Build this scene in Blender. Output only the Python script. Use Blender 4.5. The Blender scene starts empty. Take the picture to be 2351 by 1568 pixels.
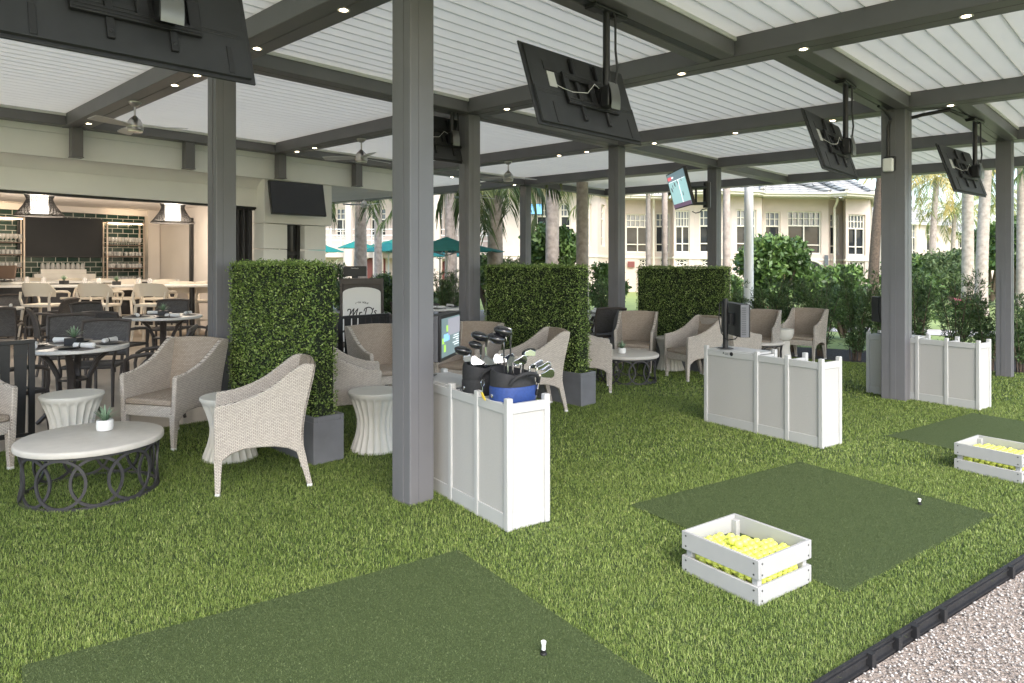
import bpy, math, random
import numpy as np
from mathutils import Vector, Matrix
R = math.radians
sc = bpy.context.scene
col = sc.collection
# ------------------------------------------------------------------ camera, world, sun, exposure
CXP, FP, HP, SLOPE, EYE = 1175.5, 1601.6, 602.5, .0143, 1.6      # measured in the 2351 px wide photograph
cam_d = bpy.data.cameras.new('camera'); cam = bpy.data.objects.new('camera', cam_d); col.objects.link(cam)
cam.location = (0, 0, EYE); cam.rotation_euler = (R(90), 0, 0)
cam_d.sensor_width = 36; cam_d.lens = 36*FP/2351; cam_d.shift_y = (HP-784)/2351
cam_d.clip_end = 2000; cam_d.clip_start = .05
sc.camera = cam
w = bpy.data.worlds.new('World'); sc.world = w; w.use_nodes = True
nt = w.node_tree; bg = nt.nodes['Background']; sky = nt.nodes.new('ShaderNodeTexSky')
sky.sky_type = 'NISHITA'; sky.sun_disc = False; sky.sun_elevation = R(42); sky.sun_rotation = R(163)
sky.dust_density = 2; sky.air_density = 1.0; sky.ozone_density = 1.0
nt.links.new(sky.outputs[0], bg.inputs[0]); bg.inputs[1].default_value = .15
sun_d = bpy.data.lights.new('sun', 'SUN'); sun_d.energy = .7; sun_d.angle = R(28); sun_d.color = (1, .96, .9)
sun = bpy.data.objects.new('sun', sun_d); col.objects.link(sun)
_el, _az = R(42), R(163)
sun.rotation_euler = Vector((-math.sin(_az)*math.cos(_el), -math.cos(_az)*math.cos(_el), -math.sin(_el))).to_track_quat('-Z', 'Y').to_euler()
sc.view_settings.view_transform = 'Standard'; sc.view_settings.look = 'None'
sc.view_settings.exposure = 1.78; sc.view_settings.gamma = 1
sc.cycles.max_bounces = 8; sc.cycles.diffuse_bounces = 5; sc.cycles.use_denoising = True
sc.cycles.sample_clamp_indirect = 6

# ------------------------------------------------------------------ measuring helpers
def HZ(x): return HP + SLOPE*(x-CXP)
def gz(x): return -SLOPE*x                                         # the site falls gently to one side
def g(px, py, z=0):
    Y = FP*(EYE-z)/(py-HZ(px)); return ((px-CXP)*Y/FP, Y)
def atY(px, Y): return ((px-CXP)*Y/FP, Y)
def zat(px, py, Y): return EYE-(py-HZ(px))*Y/FP
TH = R(44.41); UX, UY = math.sin(TH), math.cos(TH); OX, OY = -6.4997, 10.4066; PIT = 3.2558
def P(u, w_): return (OX+UX*u+UY*w_, OY+UY*u-UX*w_)                # pergola grid: u along the terrace, w towards the range
def onw(px, w_):
    k = (px-CXP)/FP; ax, ay = OX+UY*w_, OY-UX*w_
    u = (k*ay-ax)/(UX-k*UY); return u, ay+UY*u
URZ = math.atan2(UY, UX)                                           # turns local x onto u
def face(F): return math.atan2(-F[0], F[1])                        # turns local +y onto F

# ------------------------------------------------------------------ materials
def pm(name, c, rough=.5, metal=0, n=0, ns=8, bump=0, bs=60, spec=.5, coat=0, emit=0, alpha=1, tint=None, detail=4, bd=.01):
    m = bpy.data.materials.new(name); m.use_nodes = True
    t = m.node_tree; b = t.nodes['Principled BSDF']
    c = tuple(c)+(1,)
    b.inputs['Base Color'].default_value = c; b.inputs['Roughness'].default_value = rough
    b.inputs['Metallic'].default_value = metal; b.inputs['Specular IOR Level'].default_value = spec
    b.inputs['Coat Weight'].default_value = coat; b.inputs['Alpha'].default_value = alpha
    if emit:
        b.inputs['Emission Color'].default_value = c; b.inputs['Emission Strength'].default_value = emit
    tc = t.nodes.new('ShaderNodeTexCoord')
    if n:
        no = t.nodes.new('ShaderNodeTexNoise'); no.inputs['Scale'].default_value = ns; no.inputs['Detail'].default_value = detail
        t.links.new(tc.outputs['Object'], no.inputs['Vector'])
        mr = t.nodes.new('ShaderNodeMapRange'); mr.inputs[1].default_value = .3; mr.inputs[2].default_value = .7
        mr.inputs[3].default_value = 1-n; mr.inputs[4].default_value = 1+n
        t.links.new(no.outputs['Fac'], mr.inputs[0])
        hv = t.nodes.new('ShaderNodeHueSaturation'); hv.inputs['Color'].default_value = c
        t.links.new(mr.outputs[0], hv.inputs['Value']); t.links.new(hv.outputs[0], b.inputs['Base Color'])
    if tint:
        at = t.nodes.new('ShaderNodeAttribute'); at.attribute_name = 'tint'
        cr = t.nodes.new('ShaderNodeValToRGB'); cr.color_ramp.elements[0].color = tuple(tint[0])+(1,)
        cr.color_ramp.elements[1].color = tuple(tint[-1])+(1,)
        for i, q in enumerate(tint[1:-1]):
            e = cr.color_ramp.elements.new((i+1)/(len(tint)-1)); e.color = tuple(q)+(1,)
        t.links.new(at.outputs['Fac'], cr.inputs[0]); t.links.new(cr.outputs[0], b.inputs['Base Color'])
    if bump:
        nb = t.nodes.new('ShaderNodeTexNoise'); nb.inputs['Scale'].default_value = bs; nb.inputs['Detail'].default_value = 3
        t.links.new(tc.outputs['Object'], nb.inputs['Vector'])
        bp = t.nodes.new('ShaderNodeBump'); bp.inputs['Strength'].default_value = bump; bp.inputs['Distance'].default_value = bd
        t.links.new(nb.outputs['Fac'], bp.inputs['Height']); t.links.new(bp.outputs[0], b.inputs['Normal'])
    return m
def weave(name, c1, c2, dark, bw=.026, bh=.0105):
    """basket weave: brick cells with dark gaps, run on (x+y, z)"""
    m = pm(name, c1, .6); t = m.node_tree; b = t.nodes['Principled BSDF']
    tc = t.nodes.new('ShaderNodeTexCoord'); sx = t.nodes.new('ShaderNodeSeparateXYZ'); ad = t.nodes.new('ShaderNodeMath')
    t.links.new(tc.outputs['Object'], sx.inputs[0]); t.links.new(sx.outputs[0], ad.inputs[0]); t.links.new(sx.outputs[1], ad.inputs[1])
    ad2 = t.nodes.new('ShaderNodeMath'); ad2.operation = 'MULTIPLY_ADD'; ad2.inputs[1].default_value = .35
    t.links.new(sx.outputs[1], ad2.inputs[0]); t.links.new(sx.outputs[2], ad2.inputs[2])
    cb = t.nodes.new('ShaderNodeCombineXYZ'); t.links.new(ad.outputs[0], cb.inputs[0]); t.links.new(ad2.outputs[0], cb.inputs[1])
    br = t.nodes.new('ShaderNodeTexBrick'); br.inputs['Scale'].default_value = 1; br.inputs['Brick Width'].default_value = bw
    br.inputs['Row Height'].default_value = bh; br.inputs['Mortar Size'].default_value = .0016; br.inputs['Mortar Smooth'].default_value = .6
    br.inputs['Color1'].default_value = tuple(c1)+(1,); br.inputs['Color2'].default_value = tuple(c2)+(1,); br.inputs['Mortar'].default_value = tuple(dark)+(1,)
    br.inputs['Bias'].default_value = -.2
    t.links.new(cb.outputs[0], br.inputs['Vector']); t.links.new(br.outputs['Color'], b.inputs['Base Color'])
    bp = t.nodes.new('ShaderNodeBump'); bp.inputs['Strength'].default_value = .6; bp.inputs['Distance'].default_value = .004; bp.invert = True
    t.links.new(br.outputs['Fac'], bp.inputs['Height']); t.links.new(bp.outputs[0], b.inputs['Normal'])
    return m
def bricks(name, c1, c2, mortar, bw, bh, ms, rough=.2, rot=0, coord='UW', spec=.5):
    """tile pattern on (u, z) of a wall that runs along u"""
    m = pm(name, c1, rough, spec=spec); t = m.node_tree; b = t.nodes['Principled BSDF']
    tc = t.nodes.new('ShaderNodeTexCoord'); mp = t.nodes.new('ShaderNodeMapping'); mp.inputs['Rotation'].default_value = (0, 0, -rot)
    t.links.new(tc.outputs['Object'], mp.inputs[0]); sx = t.nodes.new('ShaderNodeSeparateXYZ'); t.links.new(mp.outputs[0], sx.inputs[0])
    cb = t.nodes.new('ShaderNodeCombineXYZ'); t.links.new(sx.outputs[0], cb.inputs[0]); t.links.new(sx.outputs[2 if coord == 'UW' else 1], cb.inputs[1])
    br = t.nodes.new('ShaderNodeTexBrick'); br.inputs['Scale'].default_value = 1; br.inputs['Brick Width'].default_value = bw
    br.inputs['Row Height'].default_value = bh; br.inputs['Mortar Size'].default_value = ms; br.inputs['Mortar Smooth'].default_value = .1
    br.inputs['Color1'].default_value = tuple(c1)+(1,); br.inputs['Color2'].default_value = tuple(c2)+(1,); br.inputs['Mortar'].default_value = tuple(mortar)+(1,)
    t.links.new(cb.outputs[0], br.inputs['Vector']); t.links.new(br.outputs['Color'], b.inputs['Base Color'])
    return m
M = {}
M['steel'] = pm('dark grey painted steel', (.14, .135, .14), .42, n=.06, ns=3, bump=.05, bs=300)
M['post'] = pm('warm grey painted steel', (.165, .163, .172), .42, n=.05, ns=3, bump=.05, bs=300)
M['louver'] = pm('off white louver paint', (.80, .81, .77), .5, n=.03, ns=2)
def translucent(m, c, f):
    t = m.node_tree; b = t.nodes['Principled BSDF']; o = t.nodes['Material Output']; tr = t.nodes.new('ShaderNodeBsdfTranslucent'); tr.inputs[0].default_value = (*c, 1)
    mx = t.nodes.new('ShaderNodeMixShader'); mx.inputs[0].default_value = f
    t.links.new(b.outputs[0], mx.inputs[1]); t.links.new(tr.outputs[0], mx.inputs[2]); t.links.new(mx.outputs[0], o.inputs['Surface'])
translucent(M['louver'], (.90, .88, .82), .42)                     # translucency added to the roof boards so skylight brightens the space below
M['seam'] = pm('grey seam strip', (.5, .51, .48), .6)
M['black'] = pm('black plastic', (.022, .022, .024), .45, n=.15, ns=20, bump=.04, bs=400)
M['blackmetal'] = pm('black powder coat', (.018, .018, .02), .38, n=.1, ns=30)
M['tvback'] = pm('black television shell', (.03, .031, .034), .5, n=.12, ns=9, bump=.06, bs=500)
M['screen'] = pm('dark glass screen', (.012, .013, .016), .12, spec=.6)
M['matte'] = pm('matte dark screen', (.022, .024, .028), .6, spec=.3)
M['nickel'] = pm('brushed nickel', (.55, .53, .5), .28, 1)
M['darknickel'] = pm('dull nickel', (.2, .2, .19), .35, .8)
M['chrome'] = pm('polished steel', (.75, .76, .78), .16, 1)
M['blade'] = pm('silver fan blade', (.55, .55, .54), .4, .3)
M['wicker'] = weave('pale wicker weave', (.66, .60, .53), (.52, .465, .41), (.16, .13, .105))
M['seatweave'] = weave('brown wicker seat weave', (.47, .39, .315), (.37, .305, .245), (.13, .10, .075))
M['darkweave'] = weave('charcoal wicker weave', (.10, .095, .095), (.065, .06, .06), (.018, .016, .015), .03, .012)
M['darkframe'] = pm('dark brown cast aluminium', (.06, .05, .045), .45, n=.2, ns=12, bump=.08, bs=90)
M['footcap'] = pm('white plastic foot', (.75, .74, .72), .5)
M['stone'] = pm('cream composite top', (.60, .565, .51), .5, n=.05, ns=14, bump=.04, bs=200)
M['cast'] = pm('white cast stone', (.66, .64, .585), .6, n=.03, ns=8, bump=.06, bs=150)
M['terrazzo'] = pm('pale terrazzo top', (.70, .69, .67), .4, n=.08, ns=60)
M['iron'] = pm('dark wrought iron', (.05, .048, .05), .45, n=.15, ns=20)
M['planter'] = pm('blue grey fibre cement', (.155, .16, .175), .6, n=.12, ns=6, bump=.05, bs=120)
M['counter'] = pm('pale grey painted board', (.52, .52, .505), .5, n=.02, ns=5, bump=.03, bs=300)
M['panel'] = pm('warm grey sprayed panel', (.50, .485, .46), .6, n=.03, ns=90, bump=.12, bs=260)
M['crate'] = pm('light grey plastic board', (.42, .42, .41), .55, n=.03, ns=9, bump=.05, bs=200)
M['screw'] = pm('dark screw head', (.1, .1, .1), .4, .6)
M['ball'] = pm('fluorescent yellow ball', (.82, .86, .16), .3, bump=.25, bs=330, spec=.5, bd=.002)
M['ink'] = pm('black print', (.01, .01, .01), .5)
M['white'] = pm('white plastic', (.8, .8, .78), .4)
M['cream'] = pm('cream moulded plastic', (.72, .66, .57), .45)
M['cloth'] = pm('white napkin cloth', (.8, .8, .8), .8, bump=.1, bs=200)
M['plate'] = pm('charcoal stoneware', (.06, .06, .065), .4)
M['placemat'] = pm('grey woven placemat', (.15, .14, .14), .8, n=.25, ns=160)
M['succ'] = pm('blue green succulent', (.2, .32, .2), .5, tint=[(.10, .2, .10), (.32, .44, .31)])
M['soil'] = pm('dark soil', (.03, .022, .016), .9, bump=.5, bs=120)
M['mulch'] = pm('dark bark mulch', (.045, .034, .026), .9, n=.5, ns=40, bump=1, bs=60, bd=.03)
M['fabric'] = pm('black bag nylon', (.02, .02, .022), .7, n=.2, ns=60, bump=.2, bs=350)
M['bluefab'] = pm('royal blue bag nylon', (.02, .055, .22), .6, n=.12, ns=60, bump=.2, bs=350)
M['clubhead'] = pm('gloss black club head', (.015, .015, .018), .12, coat=.6)
M['yellow'] = pm('yellow tag', (.75, .55, .06), .4)
M['stucco'] = pm('cream stucco', (.62, .525, .455), .8, n=.04, ns=2, bump=.1, bs=40)
M['plaster'] = pm('grey white plaster', (.82, .82, .79), .7, n=.03, ns=2, bump=.05, bs=120)
M['plasterin'] = pm('pinkish white plaster', (.70, .65, .61), .7, n=.03, ns=2)
M['trim'] = pm('cream painted trim', (.72, .68, .58), .6)
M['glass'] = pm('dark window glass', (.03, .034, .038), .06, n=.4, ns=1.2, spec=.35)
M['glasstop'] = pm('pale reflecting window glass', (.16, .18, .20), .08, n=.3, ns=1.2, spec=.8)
M['tile'] = bricks('dark green glazed tile', (.008, .03, .022), (.012, .042, .032), (.5, .5, .46), .232, .115, .006, .12, URZ)
M['marble'] = pm('white veined marble', (.72, .70, .67), .25, n=.05, ns=5)
M['brass'] = pm('pale bronze rack', (.5, .42, .35), .35, .7)
M['shelf'] = pm('dark wood shelf', (.12, .08, .06), .5)
M['glassware'] = pm('clear glassware', (.8, .8, .8), .05, alpha=.38, spec=.8)
M['curtain'] = pm('charcoal curtain', (.045, .045, .05), .8, n=.1, ns=20)
M['lampshade'] = pm('lit white shade', (1, .93, .82), .5, emit=1.1)
M['rattan'] = pm('black rattan strip', (.02, .018, .017), .6)
M['warm'] = pm('warm lit lens', (1, .78, .5), .4, emit=9)
M['teal'] = pm('teal umbrella canvas', (.012, .2, .165), .7, n=.08, ns=5)
M['pole'] = pm('light aluminium pole', (.6, .6, .58), .4, .3)
M['royal'] = pm('grey ringed palm trunk', (.42, .36, .31), .8, n=.25, ns=7, bump=.5, bs=14, bd=.02)
M['crownshaft'] = pm('green crownshaft', (.30, .36, .14), .5, n=.15, ns=5)
M['frond'] = pm('palm leaflets', (.09, .14, .04), .5, tint=[(.05, .085, .03), (.13, .19, .06), (.33, .33, .13)])
M['coco'] = pm('coconut leaflets', (.09, .14, .04), .5, tint=[(.10, .15, .04), (.25, .30, .08), (.55, .42, .14)])
M['hedge'] = pm('boxwood leaflets', (.07, .12, .02), .45, tint=[(.035, .07, .016), (.19, .29, .055), (.60, .70, .26)])
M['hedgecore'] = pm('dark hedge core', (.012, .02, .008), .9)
M['podo'] = pm('podocarpus needles', (.04, .07, .02), .5, tint=[(.03, .06, .022), (.085, .15, .05), (.22, .32, .11)])
M['bush'] = pm('bright shrub leaves', (.1, .16, .04), .45, tint=[(.035, .07, .02), (.10, .18, .045), (.22, .33, .09)])
M['farleaf'] = pm('grey green far leaves', (.1, .14, .06), .6, tint=[(.05, .08, .035), (.12, .18, .07), (.25, .32, .13)])
M['bark'] = pm('brown bark', (.13, .095, .07), .9, n=.3, ns=12, bump=.5, bs=30, bd=.02)
M['flower'] = pm('pink blossom', (.75, .12, .25), .6)
M['turf'] = pm('turf backing', (.035, .06, .014), .9, n=.3, ns=30)
M['bladeg'] = pm('synthetic grass blade', (.1, .16, .03), .5, spec=.35, tint=[(.06, .11, .016), (.165, .24, .045), (.29, .36, .10), (.46, .48, .20)])
M['matfib'] = pm('mat fibre', (.04, .07, .03), .6, spec=.3, tint=[(.045, .066, .024), (.09, .125, .045), (.19, .235, .10)])
M['mat'] = pm('hitting mat pile', (.07, .098, .036), .85, n=.35, ns=220, bump=.8, bs=260, spec=.2)
M['lawn'] = pm('light green fairway', (.27, .34, .11), .9, n=.12, ns=.6, bump=.3, bs=30)  # light green lawn colour
M['patio'] = bricks('beige patio stone', (.50, .44, .37), (.47, .41, .345), (.40, .35, .29), .9, .6, .004, .6, URZ, 'UV')
M['path'] = pm('pale concrete path', (.55, .52, .47), .8, n=.1, ns=4)
M['gravel'] = pm('pale pea gravel bed', (.36, .30, .25), .9, n=.4, ns=90, bump=1, bs=70, bd=.02)
M['stonebit'] = pm('pea gravel stones', (.5, .43, .37), .8, tint=[(.17, .15, .135), (.44, .40, .36), (.68, .66, .62)])
M['edging'] = pm('black rubber edging', (.02, .02, .021), .55, n=.2, ns=10, bump=.2, bs=40)
M['board'] = pm('white sign board', (.78, .78, .76), .5)
M['redwood'] = pm('brown plaque', (.2, .06, .05), .6)
def rooftile():
    m = pm('flat grey roof tiles', (.33, .32, .28), .8, n=.2, ns=1.5); t = m.node_tree; b = t.nodes['Principled BSDF']
    tc = t.nodes.new('ShaderNodeTexCoord'); sx = t.nodes.new('ShaderNodeSeparateXYZ'); t.links.new(tc.outputs['Object'], sx.inputs[0])
    cb = t.nodes.new('ShaderNodeCombineXYZ'); t.links.new(sx.outputs[0], cb.inputs[0]); t.links.new(sx.outputs[2], cb.inputs[1])
    br = t.nodes.new('ShaderNodeTexBrick'); br.inputs['Scale'].default_value = 1; br.inputs['Brick Width'].default_value = .5; br.inputs['Row Height'].default_value = .19
    br.inputs['Mortar Size'].default_value = .028; br.inputs['Mortar Smooth'].default_value = .3
    br.inputs['Color1'].default_value = (.60, .58, .50, 1); br.inputs['Color2'].default_value = (.48, .46, .40, 1); br.inputs['Mortar'].default_value = (.10, .095, .085, 1)  # dark course lines put the tile rows' shadow into the colour
    t.links.new(cb.outputs[0], br.inputs['Vector']); t.links.new(br.outputs['Color'], b.inputs['Base Color'])
    bp = t.nodes.new('ShaderNodeBump'); bp.inputs['Distance'].default_value = .06; bp.invert = True
    bp.inputs['Strength'].default_value = .3; t.links.new(br.outputs['Fac'], bp.inputs['Height']); t.links.new(bp.outputs[0], b.inputs['Normal'])
    return m
M['roof'] = rooftile()

# ------------------------------------------------------------------ mesh helpers
class MB:
    def __init__(s): s.v = []; s.f = []; s.m = []; s.k = 0
    def add(s, vs, fs):
        o = len(s.v); s.v += [tuple(p) for p in vs]
        for f in fs: s.f.append(tuple(i+o for i in f)); s.m.append(s.k)
        return s
    def hexa(s, p):                                                # p: bottom 4 ccw, top 4
        return s.add(p, [(3, 2, 1, 0), (4, 5, 6, 7), (0, 1, 5, 4), (1, 2, 6, 5), (2, 3, 7, 6), (3, 0, 4, 7)])
    def bx(s, x0, x1, y0, y1, z0, z1, mat=None):
        p = [Vector(q) for q in ((x0, y0, z0), (x1, y0, z0), (x1, y1, z0), (x0, y1, z0), (x0, y0, z1), (x1, y0, z1), (x1, y1, z1), (x0, y1, z1))]
        if mat: p = [mat @ q for q in p]
        return s.hexa(p)
    def uw(s, u0, u1, w0, w1, z0, z1):
        q = [P(u0, w1), P(u1, w1), P(u1, w0), P(u0, w0)]
        return s.hexa([(a, b, z0) for a, b in q]+[(a, b, z1) for a, b in q])
    def bar(s, a, b, wd, h, up=(0, 0, 1)):                         # rectangular bar from a to b
        a, b = Vector(a), Vector(b); d = (b-a).normalized(); x = d.cross(Vector(up)).normalized(); y = x.cross(d)
        c = [(-1, -1), (1, -1), (1, 1), (-1, 1)]
        return s.hexa([a+x*i*wd/2+y*j*h/2 for i, j in c]+[b+x*i*wd/2+y*j*h/2 for i, j in c])
    def taper(s, a, b, w0, w1):                                    # square leg, w0 at a, w1 at b
        a, b = Vector(a), Vector(b)
        c = [(-1, -1), (1, -1), (1, 1), (-1, 1)]
        lo = [b+Vector((i*w1/2, j*w1/2, 0)) for i, j in c]; hi = [a+Vector((i*w0/2, j*w0/2, 0)) for i, j in c]
        return s.hexa(lo+hi)
    def tube(s, pts, r, n=8, closed=False, flat=1):
        pts = [Vector(p) for p in pts]; N = len(pts); rr = r if isinstance(r, (list, tuple)) else [r]*N
        prev = None; rings = []
        for i in range(N):
            t = (pts[(i+1) % N]-pts[i-1]) if closed else (pts[min(i+1, N-1)]-pts[max(i-1, 0)])
            t = t.normalized() if t.length > 1e-9 else Vector((0, 0, 1))
            ref = prev if prev is not None else (Vector((0, 0, 1)) if abs(t.z) < .9 else Vector((1, 0, 0)))
            x = (ref-t*ref.dot(t)); x = x.normalized() if x.length > 1e-6 else t.orthogonal().normalized()
            prev = x; y = t.cross(x)
            rings.append([pts[i]+(x*math.cos(2*math.pi*k/n)+y*math.sin(2*math.pi*k/n)*flat)*rr[i] for k in range(n)])
        fs = []
        for i in range(N if closed else N-1):
            a, b = i*n, ((i+1) % N)*n
            for k in range(n): fs.append((a+k, a+(k+1) % n, b+(k+1) % n, b+k))
        if not closed: fs += [tuple(range(n))[::-1], tuple((N-1)*n+k for k in range(n))]
        return s.add([p for q in rings for p in q], fs)
    def cyl(s, a, b, r0, r1=None, n=16): return s.tube([a, b], [r0, r0 if r1 is None else r1], n)
    def lathe(s, prof, n=32, c=(0, 0, 0), fn=None, ax=None, caps=True):
        vs = []
        for r, z in prof:
            for k in range(n):
                a = 2*math.pi*k/n; q = fn(r, z, a) if fn else r
                vs.append(Vector((q*math.cos(a), q*math.sin(a), z)))
        if ax is not None: vs = [ax @ p for p in vs]
        vs = [p+Vector(c) for p in vs]
        fs = [(i*n+k, i*n+(k+1) % n, (i+1)*n+(k+1) % n, (i+1)*n+k) for i in range(len(prof)-1) for k in range(n)]
        if caps: fs += [tuple(range(n))[::-1], tuple((len(prof)-1)*n+k for k in range(n))]
        return s.add(vs, fs)
    def prism(s, poly, fn0, fn1):                                  # polygon (2D), mapped to two 3D copies
        n = len(poly); a = [fn0(*p) for p in poly]; b = [fn1(*p) for p in poly]
        return s.add(a+b, [tuple(range(n))[::-1], tuple(range(n, 2*n))]+[(i, (i+1) % n, n+(i+1) % n, n+i) for i in range(n)])
    def grid(s, fn, nu, nv, th=None):
        top = [Vector(fn(i/nu, j/nv)) for i in range(nu+1) for j in range(nv+1)]
        W = nv+1; fs = [(i*W+j, (i+1)*W+j, (i+1)*W+j+1, i*W+j+1) for i in range(nu) for j in range(nv)]
        if th is None: return s.add(top, fs)
        bot = [p+Vector(th) for p in top]; o = len(top)
        f2 = [tuple(o+k for k in f)[::-1] for f in fs]; ed = []
        B = [(i*W, (i+1)*W) for i in range(nu)]+[(nu*W+j, nu*W+j+1) for j in range(nv)]+[((i+1)*W+nv, i*W+nv) for i in range(nu)]+[(j+1, j) for j in range(nv)]
        for a, b in B: ed.append((b, a, a+o, b+o))
        return s.add(top+bot, fs+f2+ed)
    def poly(s, pts): return s.add(pts, [tuple(range(len(pts)))])
    def build(s, name, mat, parent=None, shear=False, smooth=35, bevel=0, seg=2):
        me = bpy.data.meshes.new(name)
        vs = [(x, y, z+gz(x)) for x, y, z in s.v] if shear else s.v
        me.from_pydata(vs, [], s.f)
        mats = mat if isinstance(mat, list) else [mat]
        for m in mats: me.materials.append(m)
        if len(mats) > 1: me.polygons.foreach_set('material_index', s.m)
        me.update()
        if smooth:
            me.polygons.foreach_set('use_smooth', [True]*len(me.polygons)); me.set_sharp_from_angle(angle=R(smooth))
        o = bpy.data.objects.new(name, me); col.objects.link(o)
        if parent: o.parent = parent
        if bevel:
            b = o.modifiers.new('bevel', 'BEVEL'); b.width = bevel; b.segments = seg; b.limit_method = 'ANGLE'; b.harden_normals = False
        return o
def npobj(name, verts, faces, mat, parent=None, tint=None, shear=False, smooth=False):
    """fast mesh from numpy arrays; faces is (n,3) or (n,4)"""
    verts = np.asarray(verts, dtype=np.float32).copy(); faces = np.asarray(faces, dtype=np.int32)
    if shear: verts[:, 2] += -SLOPE*verts[:, 0]
    me = bpy.data.meshes.new(name); k = faces.shape[1]
    me.vertices.add(len(verts)); me.vertices.foreach_set('co', verts.ravel())
    me.loops.add(faces.size); me.loops.foreach_set('vertex_index', faces.ravel())
    me.polygons.add(len(faces)); me.polygons.foreach_set('loop_start', np.arange(0, faces.size, k, dtype=np.int32))
    me.update(calc_edges=True)
    if smooth: me.polygons.foreach_set('use_smooth', np.ones(len(faces), dtype=bool))
    me.materials.append(mat)
    if tint is not None:
        a = me.attributes.new('tint', 'FLOAT', 'POINT'); a.data.foreach_set('value', np.asarray(tint, dtype=np.float32))
    o = bpy.data.objects.new(name, me); col.objects.link(o)
    if parent: o.parent = parent
    return o
def tag(o, label, cat, group=None, kind=None):
    if label: o['label'] = label
    if cat: o['category'] = cat
    if group: o['group'] = group
    if kind: o['kind'] = kind
    return o
def thing(name, label, cat, xy=(0, 0), rz=0, group=None, z=0, flat=False):
    o = bpy.data.objects.new(name, None); o.empty_display_size = .1; col.objects.link(o)
    o.location = (xy[0], xy[1], z+(0 if flat else gz(xy[0]))); o.rotation_euler = (0, 0, rz)
    return tag(o, label, cat, group)
def dup(root, label, xy, rz=0, z=0, flat=False, group=None, scale=None):
    r = root.copy(); col.objects.link(r); r['label'] = label
    r.location = (xy[0], xy[1], z+(0 if flat else gz(xy[0]))); r.rotation_euler = (0, 0, rz)
    if group: r['group'] = group
    if scale: r.scale = scale
    for ch in list(root.children):
        c = ch.copy(); col.objects.link(c); c.parent = r
        for gch in ch.children:
            d = gch.copy(); col.objects.link(d); d.parent = c
    return r
def quads_at(c, ax, ay, hw, hl):
    """n quads: centres c, unit axes ax, ay, half sizes -> verts, faces (leaf diamond-ish)"""
    n = len(c); v = np.empty((n, 4, 3)); hw = np.asarray(hw).reshape(-1, 1); hl = np.asarray(hl).reshape(-1, 1)
    v[:, 0] = c-ay*hl; v[:, 1] = c+ax*hw+ay*hl*.15; v[:, 2] = c+ay*hl; v[:, 3] = c-ax*hw+ay*hl*.15
    return v.reshape(-1, 3), np.arange(n*4).reshape(n, 4)
def unit(a): return a/np.maximum(np.linalg.norm(a, axis=1, keepdims=True), 1e-9)
def rnd_axes(rg, n, bias=None, amt=0):
    ay = rg.normal(size=(n, 3))
    if bias is not None: ay = ay+np.asarray(bias)*amt
    ay = unit(ay); ax = unit(np.cross(ay, rg.normal(size=(n, 3)))); return ax, ay
def leafcloud(name, mat, parent, centers, radii, n, size, seed=1, asp=.45, up=.3, tlo=0., thi=1., shell=.55):
    """leaf-sized faces through a union of ellipsoid clumps; each clump with its own lightness"""
    rg = np.random.default_rng(seed); V = []; T = []
    vol = np.array([r[0]*r[1]*r[2] for r in radii])**.67; cnt = (n*vol/vol.sum()).astype(int)
    for c, r, k in zip(centers, radii, cnt):
        if k < 1: continue
        d = unit(rg.normal(size=(k, 3))); rad = shell+(1-shell)*rg.random((k, 1))**.6; rad *= 1+.13*rg.normal(size=(k, 1))
        p = np.asarray(c)+d*rad*np.asarray(r)
        ax, ay = rnd_axes(rg, k, d*1.0+np.array([0, 0, up]), 1)
        s = size*(.6+.8*rg.random(k)); v, _ = quads_at(p, ax, ay, s*asp, s)
        V.append(v); t = tlo+(thi-tlo)*np.clip(.42+.2*rg.normal()*.7+.2*rg.normal(size=k), 0, 1); T.append(np.repeat(t, 4))
    V = np.concatenate(V); return npobj(name, V, np.arange(len(V)).reshape(-1, 4), mat, parent, np.concatenate(T))

# ================================================================== the setting
def sheet(name, pts, z, mat): return tag(MB().poly([(x, y, z) for x, y in pts]).build(name, mat, None, True, None), None, None, kind='structure')
ED = (1.21, 2.68); EDIR = (math.sin(R(54.24)), math.cos(R(54.24)))
def edge(t, off=0): return (ED[0]+EDIR[0]*t+EDIR[1]*off, ED[1]+EDIR[1]*t-EDIR[0]*off)
gm = MB().poly([(x, y, -.06) for x, y in ((-900, -60), (900, -60), (900, 1500), (-900, 1500))]).build('ground', M['lawn'], None, False, None)
gm.rotation_euler = (0, math.atan(SLOPE), 0); tag(gm, None, None, kind='structure')
TURF = [P(-7, 5.0), edge(-6), edge(14), (8.3, 10.6), (5.7, 11.75), (4.6, 12.45), (2.6, 12.9), P(7.5, 5.0)]
sheet('turf', TURF, 0, M['turf'])
sheet('patio', [P(-9, 5.0), P(13, 5.0), P(13, -14), P(-9, -14)], .004, M['patio'])
sheet('garden_bed', [edge(14), (8.3, 10.6), (5.7, 11.75), (4.6, 12.45), (2.6, 12.9), (2.9, 14.6), (5.2, 14.0), (9, 12.6), (14, 11.4)], .006, M['mulch'])
sheet('path', [(-2, 22), (9, 17.5), (30, 13.5), (30, 15.2), (9.6, 19.2), (-1, 24)], -.045, M['path'])
sheet('gravel_path', [edge(-8, .02), edge(16, .02), edge(16, 4), edge(-8, 4)], -.03, M['gravel'])

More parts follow.
